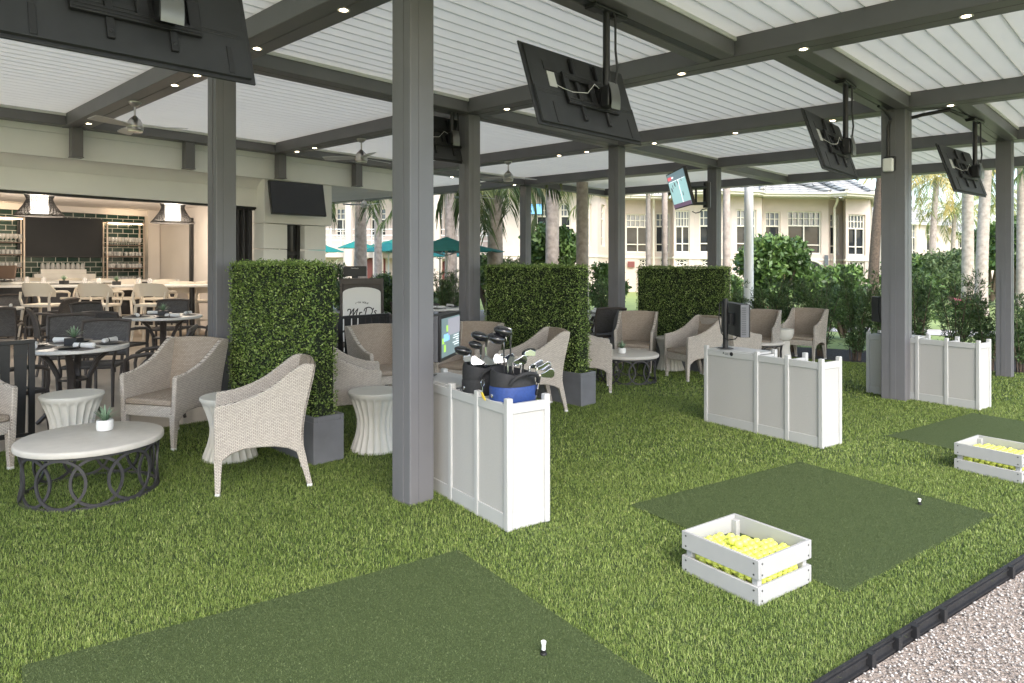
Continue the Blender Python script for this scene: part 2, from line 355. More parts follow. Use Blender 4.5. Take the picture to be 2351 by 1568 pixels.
# gravel stones near the corner of the view
rg = np.random.default_rng(4); n = 17000
tt = rg.uniform(-.7, 2.9, n); oo = rg.uniform(.03, 1.5, n)
c = np.stack([ED[0]+EDIR[0]*tt+EDIR[1]*oo, ED[1]+EDIR[1]*tt-EDIR[0]*oo, rg.uniform(-.03, -.016, n)], 1)
octa = np.array([(1, 0, 0), (-1, 0, 0), (0, 1, 0), (0, -1, 0), (0, 0, 1), (0, 0, -1)], float)
of = np.array([(0, 2, 4), (2, 1, 4), (1, 3, 4), (3, 0, 4), (2, 0, 5), (1, 2, 5), (3, 1, 5), (0, 3, 5)])
s = rg.uniform(.0035, .0085, (n, 1, 1))*np.array([1, 1, .7])*rg.uniform(.7, 1.3, (n, 1, 3))
an = rg.uniform(0, 6.28, n); rot = np.zeros((n, 3, 3)); rot[:, 0, 0] = np.cos(an); rot[:, 0, 1] = -np.sin(an); rot[:, 1, 0] = np.sin(an); rot[:, 1, 1] = np.cos(an); rot[:, 2, 2] = 1
v = np.einsum('nij,nkj->nki', rot, octa[None]*s)+c[:, None]
tag(npobj('gravel_stones', v.reshape(-1, 3), (of[None]+6*np.arange(n)[:, None, None]).reshape(-1, 3), M['stonebit'], None, np.repeat(np.clip(rg.normal(.55, .25, n), 0, 1), 6), True),
    'pale pea gravel lying beyond the black turf edging', 'gravel', kind='stuff')
# black edging with pegs
t = thing('turf_edging', 'black rubber edging strip pegged between turf and gravel', 'edging', ED, 0, None, 0)
def el(p, z): return (p[0]-ED[0], p[1]-ED[1], z+gz(p[0])-gz(ED[0]))
m = MB()
for z0, z1, o0, o1 in ((-.05, .028, -.006, .004), (.012, .02, .004, .012), (-.03, -.02, .004, .016), (.022, .031, -.008, .006)):
    pts = [(-2, o0), (12, o0), (12, o1), (-2, o1)]
    m.hexa([el(edge(a, b), z0) for a, b in reversed(pts)]+[el(edge(a, b), z1) for a, b in reversed(pts)])
m.build('strip', M['edging'], t, smooth=None)
for k in (.30, .52, .68, .95, 1.75, 2.6, 3.5):
    a = edge(k-.012, .03); b = edge(k+.012, .03); m = MB()
    q = [edge(k-.016, .004), edge(k-.016, .03), edge(k+.016, .03), edge(k+.016, .004)]
    m.hexa([el(p, -.05) for p in q[::-1]]+[el(p, .032) for p in q[::-1]]); m.build('peg', M['edging'], t, smooth=None)

# hitting mats (quadrilaterals measured on the ground)
def inpoly(x, y, poly):
    r = np.zeros(len(x), bool); j = len(poly)-1
    for i in range(len(poly)):
        xi, yi = poly[i]; xj, yj = poly[j]
        r ^= ((yi > y) != (yj > y)) & (x < (xj-xi)*(y-yi)/(yj-yi+1e-12)+xi); j = i
    return r
LD = (-math.sin(R(35.5)), math.cos(R(35.5))); SD = (-LD[1]*-1, LD[0]*-1)     # counter long / short directions
SD = (math.cos(R(35.5)), math.sin(R(35.5)))
def quad4(a, l, s): return [a, (a[0]-LD[0]*l, a[1]-LD[1]*l), (a[0]-LD[0]*l+SD[0]*s, a[1]-LD[1]*l+SD[1]*s), (a[0]+SD[0]*s, a[1]+SD[1]*s)]
MATS = [quad4(g(50, 1535), 1.5, 1.97), [g(1445, 1163), g(1940, 1365), g(2285, 1185), g(1835, 1063)], quad4(g(2035, 1003), 1.5, 1.9)]
mlab = ['short dark green hitting mat nearest the camera with an empty tee', 'dark green hitting mat beside the ball crate at its corner', 'dark green hitting mat behind the half seen crate of balls']
for k, q in enumerate(MATS):
    cx = sum(p[0] for p in q)/4; cy = sum(p[1] for p in q)/4
    rg = np.random.default_rng(60+k); N = (110000, 80000, 16000)[k]
    t = thing('hitting_mat', mlab[k], 'hitting mat', (cx, cy), 0, 'hitting mats on the turf')
    L = [(x-cx, y-cy, (.012)+gz(x)-gz(cx)) for x, y in q]; lo = [(x, y, z-.012) for x, y, z in L]
    MB().hexa(lo+L).build('backing', M['mat'], t, smooth=None)
    a, b = rg.random(N), rg.random(N); q_ = np.array(q)
    p = (q_[0]*((1-a)*(1-b))[:, None]+q_[1]*(a*(1-b))[:, None]+q_[2]*(a*b)[:, None]+q_[3]*((1-a)*b)[:, None])
    base = np.stack([p[:, 0]-cx, p[:, 1]-cy, .011-SLOPE*(p[:, 0]-cx)], 1)
    an = rg.uniform(0, 6.283, N); wv = np.stack([np.cos(an), np.sin(an), 0*an], 1)*.0016
    tip = base+np.stack([rg.normal(0, .004, N), rg.normal(0, .004, N), rg.uniform(.003, .007, N)], 1)
    vv = np.stack([base-wv, base+wv, tip], 1).reshape(-1, 3)
    npobj('pile', vv, np.arange(3*N).reshape(N, 3), M['matfib'], t, np.repeat(np.clip(rg.normal(.4, .25, N), 0, 1), 3))

# synthetic grass blades, denser and shorter near the camera
def blades():
    rg = np.random.default_rng(11); VS = []; FS = []; TS = []; off = 0
    for (y0, y1, dens, h0, h1, wd) in ((1.9, 3.6, 26000, .012, .023, .0019), (3.6, 5.6, 16000, .013, .024, .0025), (5.6, 8.5, 7500, .014, .026, .0038), (8.5, 14, 2800, .015, .028, .0065)):
        xw = y1*.80; N = int(2*xw*(y1-y0)*dens)
        x = rg.uniform(-xw, xw, N); y = rg.uniform(y0, y1, N)
        k = (np.abs(x) < y*.79+.1) & inpoly(x, y, TURF)
        for q in MATS:
            cx = sum(p[0] for p in q)/4; cy = sum(p[1] for p in q)/4
            k &= ~inpoly(x, y, [(cx+(a-cx)*.992, cy+(b-cy)*.992) for a, b in q])
        x, y = x[k], y[k]; N = len(x)
        fx = np.sin(x*.9+1.3*np.sin(y*.7))+.6*np.sin(y*1.7+x*2.3)                # slow drift of the pile direction and tone
        pat = np.sin(x*5.1+2*np.sin(y*3.7))*np.sin(y*4.3+1.7*np.sin(x*2.9))
        an = rg.normal(0, 2.2, N)+fx*.5-1.2; h = rg.uniform(h0, h1, N); ln = np.abs(rg.normal(.75, .45, N))
        d = np.stack([np.cos(an), np.sin(an), 0*an], 1); sd = np.stack([-np.sin(an), np.cos(an), 0*an], 1)
        b = np.stack([x, y, 0*x-SLOPE*x], 1); up = np.array([0, 0, 1.])
        mid = b+up*(h*.62)[:, None]+d*(h*ln*.30)[:, None]; tip = b+up*(h*(1-.28*ln))[:, None]+d*(h*ln*.95)[:, None]
        w2 = (wd*rg.uniform(.7, 1.3, N)/2)[:, None]
        V = np.stack([b-sd*w2, b+sd*w2, mid+sd*w2*.9, mid-sd*w2*.9, tip], 1).reshape(-1, 3)
        i = off+5*np.arange(N); F = np.stack([np.stack([i, i+1, i+2], 1), np.stack([i, i+2, i+3], 1), np.stack([i+3, i+2, i+4], 1)], 1).reshape(-1, 3)
        t = np.clip(.40+.045*pat+.17*rg.normal(size=N)+(rg.random(N) < .06)*.35, 0, 1)
        VS.append(V); FS.append(F); TS.append(np.repeat(t, 5)); off += 5*N
    return npobj('grass', np.concatenate(VS), np.concatenate(FS), M['bladeg'], None, np.concatenate(TS))
tag(blades(), 'bright olive synthetic turf covering the driving bays', 'grass', kind='stuff')

# ================================================================== pergola
ZB, ZL = 3.51, 3.69                                                # beam underside, louver underside
FW = lambda k: 8.166+.572*(k+1)                                    # w of the front beam of bay k (bay -1 ends at the near post)
EDGE = lambda k: 11.35+.572*(k+1)
pg = thing('pergola', 'large grey steel pergola with white louvred roof over the golf bays', 'pergola', flat=True)
def uwpart(name, mat, *boxes, bevel=.006):
    m = MB()
    for b in boxes: m.uw(*b)
    return m.build(name, mat, pg, True, None, bevel, 1)
for k in range(-2, 5):
    w1 = max(EDGE(k-1), EDGE(k)); w0 = {3: -9.5, 2: -9.5}.get(k, -.12)
    # two channels side by side with a fine seam
    uwpart('cross_beam', M['steel'], (k*PIT-.16, k*PIT-.004, w0, w1, ZB, ZB+.34), (k*PIT+.004, k*PIT+.16, w0, w1, ZB, ZB+.34))
for k in range(-2, 4):
    a, b = k*PIT+.162, (k+1)*PIT-.162
    for w_, wd, st in ((0, .24, 0), (5.13, .30, 1), (FW(k), .36, 2), (EDGE(k)-.1, .24, 0)):
        if st == 2: bs = [(a, b, w_-.18, w_-.06, ZB+.003, ZB+.34), (a, b, w_-.06, w_+.03, ZB+.035, ZB+.3), (a, b, w_+.03, w_+.18, ZB+.003, ZB+.34)]
        elif st == 1: bs = [(a, b, w_-.15, w_-.003, ZB+.003, ZB+.34), (a, b, w_+.003, w_+.15, ZB+.003, ZB+.34)]
        else: bs = [(a, b, w_-wd/2, w_+wd/2, ZB+.003, ZB+.34)]
        uwpart('long_beam', M['steel'], *bs)
    uwpart('cable_track', M['blackmetal'], (a, b, FW(k)-.055, FW(k)+.025, ZB+.008, ZB+.034), bevel=.003)
    for z0, z1 in ((.12, 4.98), (5.28, FW(k)-.18), (FW(k)+.18, EDGE(k)-.22)):
        m = MB(); n = round((z1-z0)/.182); st = (z1-z0)/n
        for i in range(n): m.uw(a, b, z0+i*st+.0045, z0+(i+1)*st-.0045, ZL, ZL+.008)
        lp = m.build('louver_panel', M['louver'], pg, True, None); m = MB()
        for i in range(n+1): m.uw(a, b, z0+i*st-.006, z0+i*st+.006, ZL+.0085, ZL+.022)
        m.build('seam_strip', M['seam'], lp, True, None)  # strips added over the louver gaps to keep the sky from showing
        uwpart('louver_trim', M['louver'], (a, b, z1-.03, z1-.003, ZB+.13, ZL-.004), bevel=.002); uwpart('louver_trim', M['louver'], (a, b, z0+.003, z0+.02, ZB+.14, ZL-.004), bevel=.002)
m = MB(); n = 49
for i in range(n): m.uw(2*PIT+.162, 3*PIT-.162, -9.1+i*.182+.0035, -9.1+(i+1)*.182-.0035, ZL, ZL+.008)
m.build('louver_panel', M['louver'], pg, True, None)
uwpart('long_beam', M['steel'], (2*PIT+.162, 3*PIT-.162, -9.4, -9.16, ZB+.003, ZB+.34))
POSTS = [(0, 8.166, .2), (2*PIT, FW(1), .27), (3*PIT, FW(2), .2), (0, 5.13, .2), (PIT, 5.13, .2), (2*PIT, 5.13, .2), (3*PIT, 5.13, .2), (3*PIT, 0, .2), (-2*PIT, 5.13, .2), (-2*PIT, FW(-3), .2), (4*PIT, FW(3), .2)]
for u, w_, d in POSTS:
    h = d/2
    po = MB().uw(u-h, u+h, w_-h, w_-.012, -.02, ZB+.002).uw(u-h, u+h, w_-.008, w_+h, -.02, ZB+.002).build('post', M['post'], pg, True, None, .008, 2)
    MB().uw(u-h-.005, u-h, w_-.03, w_+.03, 0, ZB-.02).uw(u-.03, u+.03, w_+h, w_+h+.004, 0, ZB-.02).build('cover_strip', M['post'], po, True, None)
for i in range(0, 5):
    u = i*PIT/2
    so = MB().uw(u-.075, u+.075, -.09, .075, 3.08, ZB+.002).build('hanger', M['steel'], pg, True, None, .006, 1)
    MB().uw(u-.082, u+.082, -.097, .082, 3.068, 3.082).build('hanger_base', M['steel'], so, True, None)
# recessed downlights: every one its own thing
DL = [(0, .56), (0, 1.18), (0, 3.85), (0, 4.47), (0, 5.84), (0, 7.28), (1, .56), (1, 1.16), (1, 4.46), (1, 5.8), (1, 8.26), (1, 9.47), (1, 10.69), (2, 3.87), (2, 4.49), (2, 5.84), (2, 7.2), (2, 8.55), (2, 9.88)]
BN = ['leftmost', 'middle', 'right hand']
first = None
for k, w_ in DL:
    row = [q for kk, q in DL if kk == k]; i = row.index(w_)+1
    pos = {1: 'first', 2: 'second', 3: 'third', 4: 'fourth', 5: 'fifth', 6: 'sixth', 7: 'seventh'}[i]
    x, y = P(k*PIT+.02, w_); lab = f'lit round downlight, {pos} from the building along the {BN[k]} cross beam'
    if first is None:
        first = t = thing('recessed_downlight', lab, 'downlight', (x, y), 0, 'small lit downlights in the beams', ZB)
        MB().lathe([(.033, 0), (.048, -.001), (.048, -.006), (.033, -.004)], 20, caps=False).build('trim_ring', M['white'], t)
        MB().lathe([(.001, -.0035), (.032, -.0035), (.032, -.002), (.001, -.002)], 16).build('lens', M['warm'], t)
    else: dup(first, lab, (x, y), 0, ZB)
for (u, w_), lab in (((7.41, -.06), 'lit round downlight in the back beam beside the hanging fan'), ((9.44, -.06), 'lit round downlight in the back beam next to the corner post')):
    dup(first, lab, P(u, w_), 0, ZB)

# ceiling fans
def fan(px, py, lab, rz, z=ZB, proto=[]):
    xy = g(px, py, z)
    if not proto:
        t = thing('ceiling_fan', lab, 'ceiling fan', xy, rz, 'brushed nickel ceiling fans', z); proto.append(t)
        MB().lathe([(.075, 0), (.075, -.008), (.06, -.03), (.035, -.055), (.015, -.06)], 24).build('canopy', M['nickel'], t)
        MB().cyl((0, 0, -.05), (0, 0, -.19), .012, n=12).build('rod', M['nickel'], t)
        MB().lathe([(.014, -.17), (.03, -.185), (.062, -.215), (.085, -.26), (.095, -.31), (.092, -.318), (.096, -.325), (.096, -.345), (.09, -.352), (.088, -.372), (.05, -.378), (.005, -.379)], 32).build('motor_housing', M['nickel'], t)
        for k in range(3):
            a = k*2.0944; c, s = math.cos(a), math.sin(a)
            m = MB().grid(lambda p, q: (lambda rr, ww: (rr*c-ww*s, rr*s+ww*c, -.30+ww*.22))(.08+.52*p, (q-.5)*(.075+.075*math.sin(min(1, p*1.35)*1.57)*(1 if p < .97 else .75))), 10, 3, (0, 0, -.006))
            m.build('blade', M['blade'], t)
        return t
    return dup(proto[0], lab, xy, rz, z)
fan(309.6, 234, 'brushed nickel ceiling fan hanging left of the tall left post', .2)
fan(829.6, 319, 'brushed nickel ceiling fan hanging left of the big near post', 1.0)
fan(1167, 371, 'brushed nickel ceiling fan hanging between the two inner posts', .5)
fan(1098, 424, 'brushed nickel ceiling fan half hidden behind the inner post', .9)
fan(836, 446, 'brushed nickel ceiling fan far back over the teal umbrellas', 1.4)

# ================================================================== televisions hung from the beams
def hung_tv(lab, u, w_, yaw=0, z=ZB, proto=[]):
    if proto: return dup(proto[0], lab, P(u, w_), URZ+yaw, z)
    t = thing('ceiling_tv', lab, 'television', P(u, w_), URZ+yaw, 'televisions hung over the bays', z); proto.append(t)
    ta = .32; W, H = 1.22, .64
    A = Matrix(((1, 0, 0, -.14), (0, math.cos(ta), math.sin(ta), .10), (0, -math.sin(ta), math.cos(ta), -.66), (0, 0, 0, 1)))
    m = MB(); m.bx(-W/2, W/2, 0, .014, -H/2, H/2, A); m.bx(-W/2+.03, W/2-.03, -.012, 0, -H/2+.02, H/2-.02, A)
    m.build('back_shell', M['tvback'], t, bevel=.003)
    MB().bx(-W/2+.008, W/2-.008, .0145, .017, -H/2+.012, H/2-.008, A).build('screen', M['screen'], t)
    m = MB(); m.bx(-W/2+.03, W/2-.03, -.022, -.012, -H/2+.02, -.02, A)
    for k in range(3): m.bx(-W/2+.05, W/2-.06, -.0245, -.0218, -.072+.012*k, -.068+.012*k, A)
    m.build('rear_cover', M['tvback'], t, bevel=.003)
    # wall plate bolted to the television
    m = MB()
    for a in ((-.27, .33, .075, .125), (-.27, .33, -.125, -.075)): m.bx(a[0], a[1], -.052, -.03, a[2], a[3], A)
    for a in (-.27, .02, .27): m.bx(a, a+.06, -.05, -.032, -.12, .12, A)
    for zz in (.09, .11, -.11, -.09): m.bx(-.26, .32, -.056, -.052, zz-.003, zz+.003, A)
    m.build('mount_plate', M['blackmetal'], t, bevel=.003)
    for a in (-.12, .17):
        m = MB(); m.bx(a, a+.035, -.042, -.020, -.235, .27, A); m.cyl(A @ Vector((a+.017, -.045, -.2)), A @ Vector((a+.017, -.03, -.2)), .012, n=10)
        m.build('mount_arm', M['blackmetal'], t, bevel=.003)
    for a in (-.43, .46): MB().bx(a, a+.03, -.027, -.020, -H/2+.03, -.13, A).build('foot_slot', M['black'], t, bevel=.002)
    MB().bx(-.40, -.32, -.017, -.0115, .0, .12, A).build('rating_label', M['pole'], t)
    MB().bx(-.42, -.28, -.0165, -.011, .13, .2, A).build('socket_panel', M['black'], t)
    m = MB().tube([A @ Vector(p) for p in ((-.33, -.02, .02), (-.31, -.05, -.02), (-.2, -.05, -.03), (-.05, -.07, -.02), (.04, -.09, .06), (.1, -.08, .04))], .0022, 6)
    m.build('cable', M['white'], t)
    MB().cyl((0, 0, -.03), (0, .0, -.60), .027, n=16).build('pole', M['blackmetal'], t)
    m = MB(); m.bx(-.045, .06, -.055, .03, -.74, -.58); m.bx(-.03, .05, .0, .11, -.72, -.6)
    po = m.build('tilt_bracket', M['blackmetal'], t, bevel=.012)
    m = MB().grid(lambda p, q: (-.05+.11*q, -.058-.03*math.sin(p*2.2), -.56-.2*p), 8, 2, (0, .004, 0)); m.build('bracket_shield', M['darknickel'], po)
    m = MB(); m.bx(-.20, .20, -.055, .055, -.03, -.004); m.bx(-.21, -.08, -.045, .045, -.045, -.028); m.bx(.08, .21, -.045, .045, -.045, -.028)
    m.build('ceiling_plate', M['blackmetal'], t, bevel=.008)
    m = MB().tube([(.02, -.03, .0), (.045, -.05, -.06), (.045, -.05, -.3), (.055, -.06, -.45), (.03, -.05, -.6), (.0, .02, -.66)], .009, 8); m.build('cable_bundle', M['black'], t)
    return t
hung_tv('large television seen from behind, cut by the top left corner', -1.61, FW(-1)+.09)
hung_tv('large television seen from behind, hanging in front of the middle posts', 1.35, FW(0)+.03)
hung_tv('television on a pole, tilted towards the lounge, left of the double post', 4.687, FW(1)+.03, R(4))
hung_tv('television hanging beside the farthest right hand post, palms behind it', 7.63, FW(2)+.03, R(-5))
hung_tv('black television hanging partly behind the big near post', 2.98, 5.1, 0, 3.94-.1)
# cables and emergency light on the double post
t = thing('wall_light', 'small white floodlight fixed to the side of the double post', 'light', P(2*PIT-.13, FW(1)-.03), URZ, None, 2.86)
MB().bx(-.05, .03, -.06, .06, -.09, .09).build('housing', M['black'], t, bevel=.008)
MB().bx(-.12, -.052, -.055, .055, -.1, .06).build('lens', M['white'], t, bevel=.012)
def world_tube(name, lab, cat, pts, r, mat):
    o = pts[0]; b = MB().tube([(x-o[0], y-o[1], z-o[2]) for x, y, z in pts], r, 8).build(name, mat); b.location = (o[0], o[1], o[2]+gz(o[0])); return tag(b, lab, cat)
a = P(5.9, FW(1)-.02); b = P(2*PIT-.16, FW(1)-.02); c = P(2*PIT-.15, FW(1)-.05)
world_tube('power_cable', 'black cable dropping from the beam down the double post to the floodlight', 'cable', [(*a, 3.48), (*P(6.1, FW(1)-.02), 3.47), (*b, 3.4), (*c, 3.3), (*P(2*PIT-.17, FW(1)-.05), 3.1), (*c, 2.95)], .016, M['black'])
a = P(2*PIT+.2, FW(1)); world_tube('power_cable', 'black cable crossing from the double post to the next beam track', 'cable', [(*P(2*PIT+.12, FW(1)), 3.42), (*P(2*PIT+.14, FW(1)+.25), 3.46), (*P(2*PIT+.2, FW(2)-.05), 3.49), (*P(2*PIT+.35, FW(2)), 3.46), (*P(2*PIT+.8, FW(2)), 3.49)], .022, M['black'])
# flat television leaning out from the building
def uwmat(u, w_, z, rz=URZ):
    x, y = P(u, w_); return Matrix.Translation((x, y, z)) @ Matrix.Rotation(rz, 4, 'Z')
t = thing('wall_tv', 'black wall television tilted down from the pale pier', 'television', P(3.52, -.02), URZ, None, 2.71)
A = Matrix.Translation((0, -.16, 0)) @ Matrix.Rotation(R(-12), 4, 'X')
MB().bx(-.545, .545, -.02, .03, -.31, .31, A).build('shell', M['black'], t, bevel=.004)
MB().bx(-.53, .53, -.024, -.0205, -.29, .30, A).build('screen', M['screen'], t)
MB().bx(-.2, .2, -.10, .0, -.15, .15).build('wall_bracket', M['blackmetal'], t, bevel=.004)
# hockey game on the television of the far inner post
xy = atY(1560, 12.3); z = zat(1560, 434, 12.3); ya = math.atan2(1, -.03)
t = thing('arm_tv', 'lit television showing an ice hockey game, on an arm from the far post', 'television', xy, ya, None, z)
A = Matrix.Rotation(R(-15), 4, 'X')                                                     # local x runs away from the camera, screen faces local +y
W, H = 1.16, .66
MB().bx(-W/2, W/2, -.04, .012, -H/2, H/2, A).build('shell', M['black'], t, bevel=.004)
em = lambda n, c, e=1: pm(n, c, .3, emit=e)
sm = [em('ice on screen', (.24, .42, .43), .42), em('rink boards', (.10, .16, .19), .4), em('score red', (.5, .06, .08), .5), em('players', (.02, .03, .05), .1), em('ticker', (.09, .05, .10), .4), em('white marks', (.8, .85, .9), .5)]
m = MB()
def scr(k, x0, x1, z0, z1, d=0):
    m.k = k; y = .0135+.0006*(k+d); m.add([A @ Vector(p) for p in ((x0, y, z0), (x0, y, z1), (x1, y, z1), (x1, y, z0))], [(0, 1, 2, 3)])
scr(0, -.55, .55, -.31, .31); scr(1, -.55, .55, .17, .31); scr(4, -.55, .55, -.31, -.24)
scr(2, .28, .53, .2, .26); scr(5, .15, .27, .22, .245); scr(5, -.5, .5, .162, .17, -1); scr(5, -.1, -.07, -.24, .16, -1)
for px_, pz in ((.38, -.02), (.30, .04), (.16, .08), (.13, .06), (-.03, .11), (-.06, .07), (-.3, .12), (-.22, -.13), (.42, .0)): scr(3, px_, px_+.035, pz, pz+.07)
m.build('screen', sm, t, smooth=None)
pc = P(3*PIT, 5.13); inv = Matrix.Rotation(-ya, 4, 'Z')
def loc(px_, Y, py_): p = atY(px_, Y); return inv @ Vector((p[0]-xy[0], p[1]-xy[1], zat(px_, py_, Y)-z-(gz(xy[0])-gz(p[0]))*0))
m = MB()
for y0, y1 in ((431, 431), (468, 468)): m.tube([loc(1572, 12.4, y0), loc(1600, 12.5, y1), loc(1624, 12.75, y1)], .028, 8)
m.tube([loc(1598, 12.5, 431), loc(1598, 12.5, 468)], .02, 8); m.tube([loc(1623, 12.75, 420), loc(1623, 12.75, 478)], .07, 10)
m.build('swing_arm', M['blackmetal'], t)
MB().tube([loc(1590, 12.4, 486), loc(1597, 12.5, 490), loc(1606, 12.5, 488), loc(1612, 12.6, 482), loc(1622, 12.75, 480)], .01, 6).build('cable', M['black'], t)

# ================================================================== restaurant building at the left
bd = thing('restaurant_building', 'grey white restaurant building with open bar behind the terrace', 'building', flat=True)
def bp(name, mat, *boxes, bevel=.004, parent=None):
    m = MB()
    for b in boxes: m.uw(*b)
    return m.build(name, mat, parent or bd, True, None, bevel, 1)
bp('fascia', M['plaster'], (-9, 6.5, -.55, -.15, 3.06, 3.42), (-9, 6.5, -.55, -.155, 3.424, 4.6))
m = MB()                                                           # cove between fascia and lower beam
pr = [(-.18, 3.056), (-.26, 3.05), (-.36, 3.02), (-.44, 2.97), (-.498, 2.90), (-.56, 2.9), (-.56, 3.056)]
m.prism(pr, lambda a, b: (*P(-9, a), b), lambda a, b: (*P(3.05, a), b)); m.build('cove', M['plaster'], bd, True, 25)
bp('lower_beam', M['plaster'], (-9, 3.05, -.75, -.5, 2.56, 2.898))
bp('shutter_track', M['blackmetal'], (-9, 3.05, -.66, -.52, 2.52, 2.556))
bp('pier', M['plaster'], (3.04, 3.50, -.75, -.22, 0, 1.35), (3.04, 3.50, -.75, -.225, 1.362, 1.78), (3.04, 3.50, -.75, -.22, 1.792, 2.25),
   (3.86, 4.31, -.75, -.22, 0, 1.35), (3.86, 4.31, -.75, -.225, 1.362, 1.78), (3.86, 4.31, -.75, -.22, 1.792, 2.25), (3.04, 4.43, -.75, -.2, 2.262, 3.055))
fr = bp('window', M['blackmetal'], (3.50, 3.54, -.5, -.4, 0, 2.26), (3.80, 3.86, -.5, -.4, 0, 2.26), (3.54, 3.80, -.49, -.41, 1.68, 1.75))
bp('pane', M['glass'], (3.54, 3.80, -.47, -.45, 0, 2.26), parent=fr)
m = MB().grid(lambda p, q: (*P(2.42+.6*p, -.62-.05*math.sin(p*34)), 2.5*q), 60, 1); m.build('curtain', M['curtain'], bd, True, 60)
bp('door_frame', M['blackmetal'], (2.36, 2.42, -.72, -.6, 0, 2.5), (2.42, 3.04, -.72, -.56, 2.5, 2.555))
bp('soffit', M['plaster'], (4.45, 6.5, -9, -.56, 3.055, 3.12)); bp('soffit_edge', M['steel'], (4.45, 6.5, -9.15, -9.02, 2.98, 3.4))
# bar room
bp('back_wall', M['tile'], (-9, 3.35, -6.75, -6.55, 0, 2.72), bevel=0)
bp('side_wall', M['plasterin'], (3.34, 3.5, -6.75, -.78, 0, 2.8), (3.05, 3.32, -6.54, -6.3, 0, 2.8), bevel=0)
bp('ceiling', M['plasterin'], (-9, 3.34, -6.9, -.76, 2.74, 2.86), bevel=0)
bp('bulkhead', M['plasterin'], (-9, 3.3, -6.54, -6.35, 2.6, 2.735))
bp('end_wall', M['plasterin'], (-9.2, -9.0, -6.9, -.5, 0, 4.6), bevel=0)
bp('roof_slab', M['plaster'], (-9.2, 6.5, -9.1, -.56, 4.0, 4.2), bevel=0)
bp('inner_frame', M['blackmetal'], (3.26, 3.33, -4.3, -4.22, 0, 2.5))
bp('bar_back', M['marble'], (-1.2, 3.0, -6.5, -6.0, .95, 1.0), (-1.2, 3.0, -6.48, -6.05, 0, .95))
bp('bottle_step', M['marble'], (.62, 2.02, -6.5, -6.25, 1.0, 1.10), (.72, 1.92, -6.5, -6.31, 1.1, 1.2), (.86, 1.75, -6.5, -6.38, 1.2, 1.30))
t = thing('bar_tv', 'large dark television on the green tiled wall between the racks', 'television', P(1.28, -6.5), URZ, None, 2.02)
MB().bx(-.84, .84, -.05, .03, -.45, .45).build('shell', M['black'], t, bevel=.006); MB().bx(-.82, .82, -.054, -.051, -.43, .44).build('screen', M['matte'], t)
def rack(u0, u1, lab, zs, top):
    t = thing('bottle_rack', lab, 'shelf rack', P((u0+u1)/2, -6.28), URZ, 'bronze racks on the bar wall', 1.0); h = (u1-u0)/2
    m = MB()
    for x in (-h, h-.03):
        for y in (-.15, .15): m.bx(x, x+.03, y, y+.03, 0, top-1.0)
    m.bx(-h+.03, h-.03, -.15, -.12, top-1.03, top-1.0); m.bx(-h+.03, h-.03, .15, .18, top-1.03, top-1.0)
    m.build('frame', M['brass'], t, bevel=.003)
    for z in zs: MB().bx(-h+.03, h-.03, -.14, .17, z-1.0, z-.975).build('shelf', M['shelf'], t, bevel=.002)
    MB().bx(-h+.05, h-.05, -.118, -.09, top-1.045, top-1.031).build('light_strip', M['warm'], t)
    return t
RK = [(-.02, 1.0-.45+.05, 'bronze rack of glasses at the left of the dark bar television'), (2.08, 2.9, 'bronze rack of glasses at the right of the dark bar television')]
RK = [(-.30, .52, RK[0][2]), (2.10, 2.92, RK[1][2])]
ZS = (1.32, 1.60, 1.86)
for a in RK: rack(a[0], a[1], a[2], ZS, 2.42)
def glass(kind, protos={}):
    if kind not in protos:
        pr = {'tumbler': [(.028, 0), (.034, .002), (.036, .12), (.033, .12), (.03, .01)], 'goblet': [(.035, 0), (.006, .008), (.005, .085), (.03, .105), (.04, .15), (.034, .2), (.032, .2), (.036, .15), (.004, .1)],
              'jar': [(.04, 0), (.045, .01), (.045, .1), (.03, .12), (.03, .14), (.026, .14)]}[kind]
        o = MB().lathe(pr, 14).build('drinking_glass', M['glassware'], smooth=50); protos[kind] = o; return o
    o = protos[kind].copy(); col.objects.link(o); return o
rnd = random.Random(3)
for ri, (u0, u1, _) in enumerate(RK):
    side = ('left', 'right')[ri]
    for si, z in enumerate((1.0,)+ZS):
        kind = ('tumbler', 'tumbler', 'tumbler', 'goblet')[si]
        for i in range(10):
            for row in (0, 1):
                if rnd.random() < .12: continue
                u = u0+.07+i*(u1-u0-.14)/9+rnd.uniform(-.008, .008); o = glass(kind); x, y = P(u, -6.33+.11*row)
                o.location = (x, y, z+gz(x)+.0005)
                tag(o, f'clear glass on the {("counter under", "lowest shelf of", "middle shelf of", "top shelf of")[si]} the {side} bronze rack', 'glass', f'glasses in the {side} bronze rack')
for i in range(9):
    o = glass('jar'); x, y = P(.90+i*.098, -6.43); o.location = (x, y, 1.3005+gz(x)); tag(o, 'clear jar in the row on top of the white marble step', 'glass', 'jars on the marble step')
# front bar / communal high table
t = thing('bar_counter', 'long pale bar counter behind the cream stools', 'counter', P(1.2, -5.4), URZ, None)
MB().bx(-2.6, 2.2, -.32, .32, 1.02, 1.07).build('counter_top', M['terrazzo'], t, bevel=.006); MB().bx(-2.5, 2.1, -.15, .2, 0, 1.02).build('front_panel', M['curtain'], t, bevel=.004)
xy = (-8.0, 13.85)
t = thing('high_table', 'long high table with pale top between the rows of cream stools', 'table', xy, R(4))
MB().bx(-2.1, 2.3, -.36, .36, 1.0, 1.04).build('table_top', M['terrazzo'], t, bevel=.006)
for x in (-1.5, 0, 1.6):
    MB().cyl((x, 0, .02), (x, 0, 1.0), .05, n=14).build('leg', M['blackmetal'], t); MB().lathe([(.26, 0), (.26, .012), (.05, .03)], 24, (x, 0, 0)).build('foot_plate', M['blackmetal'], t)
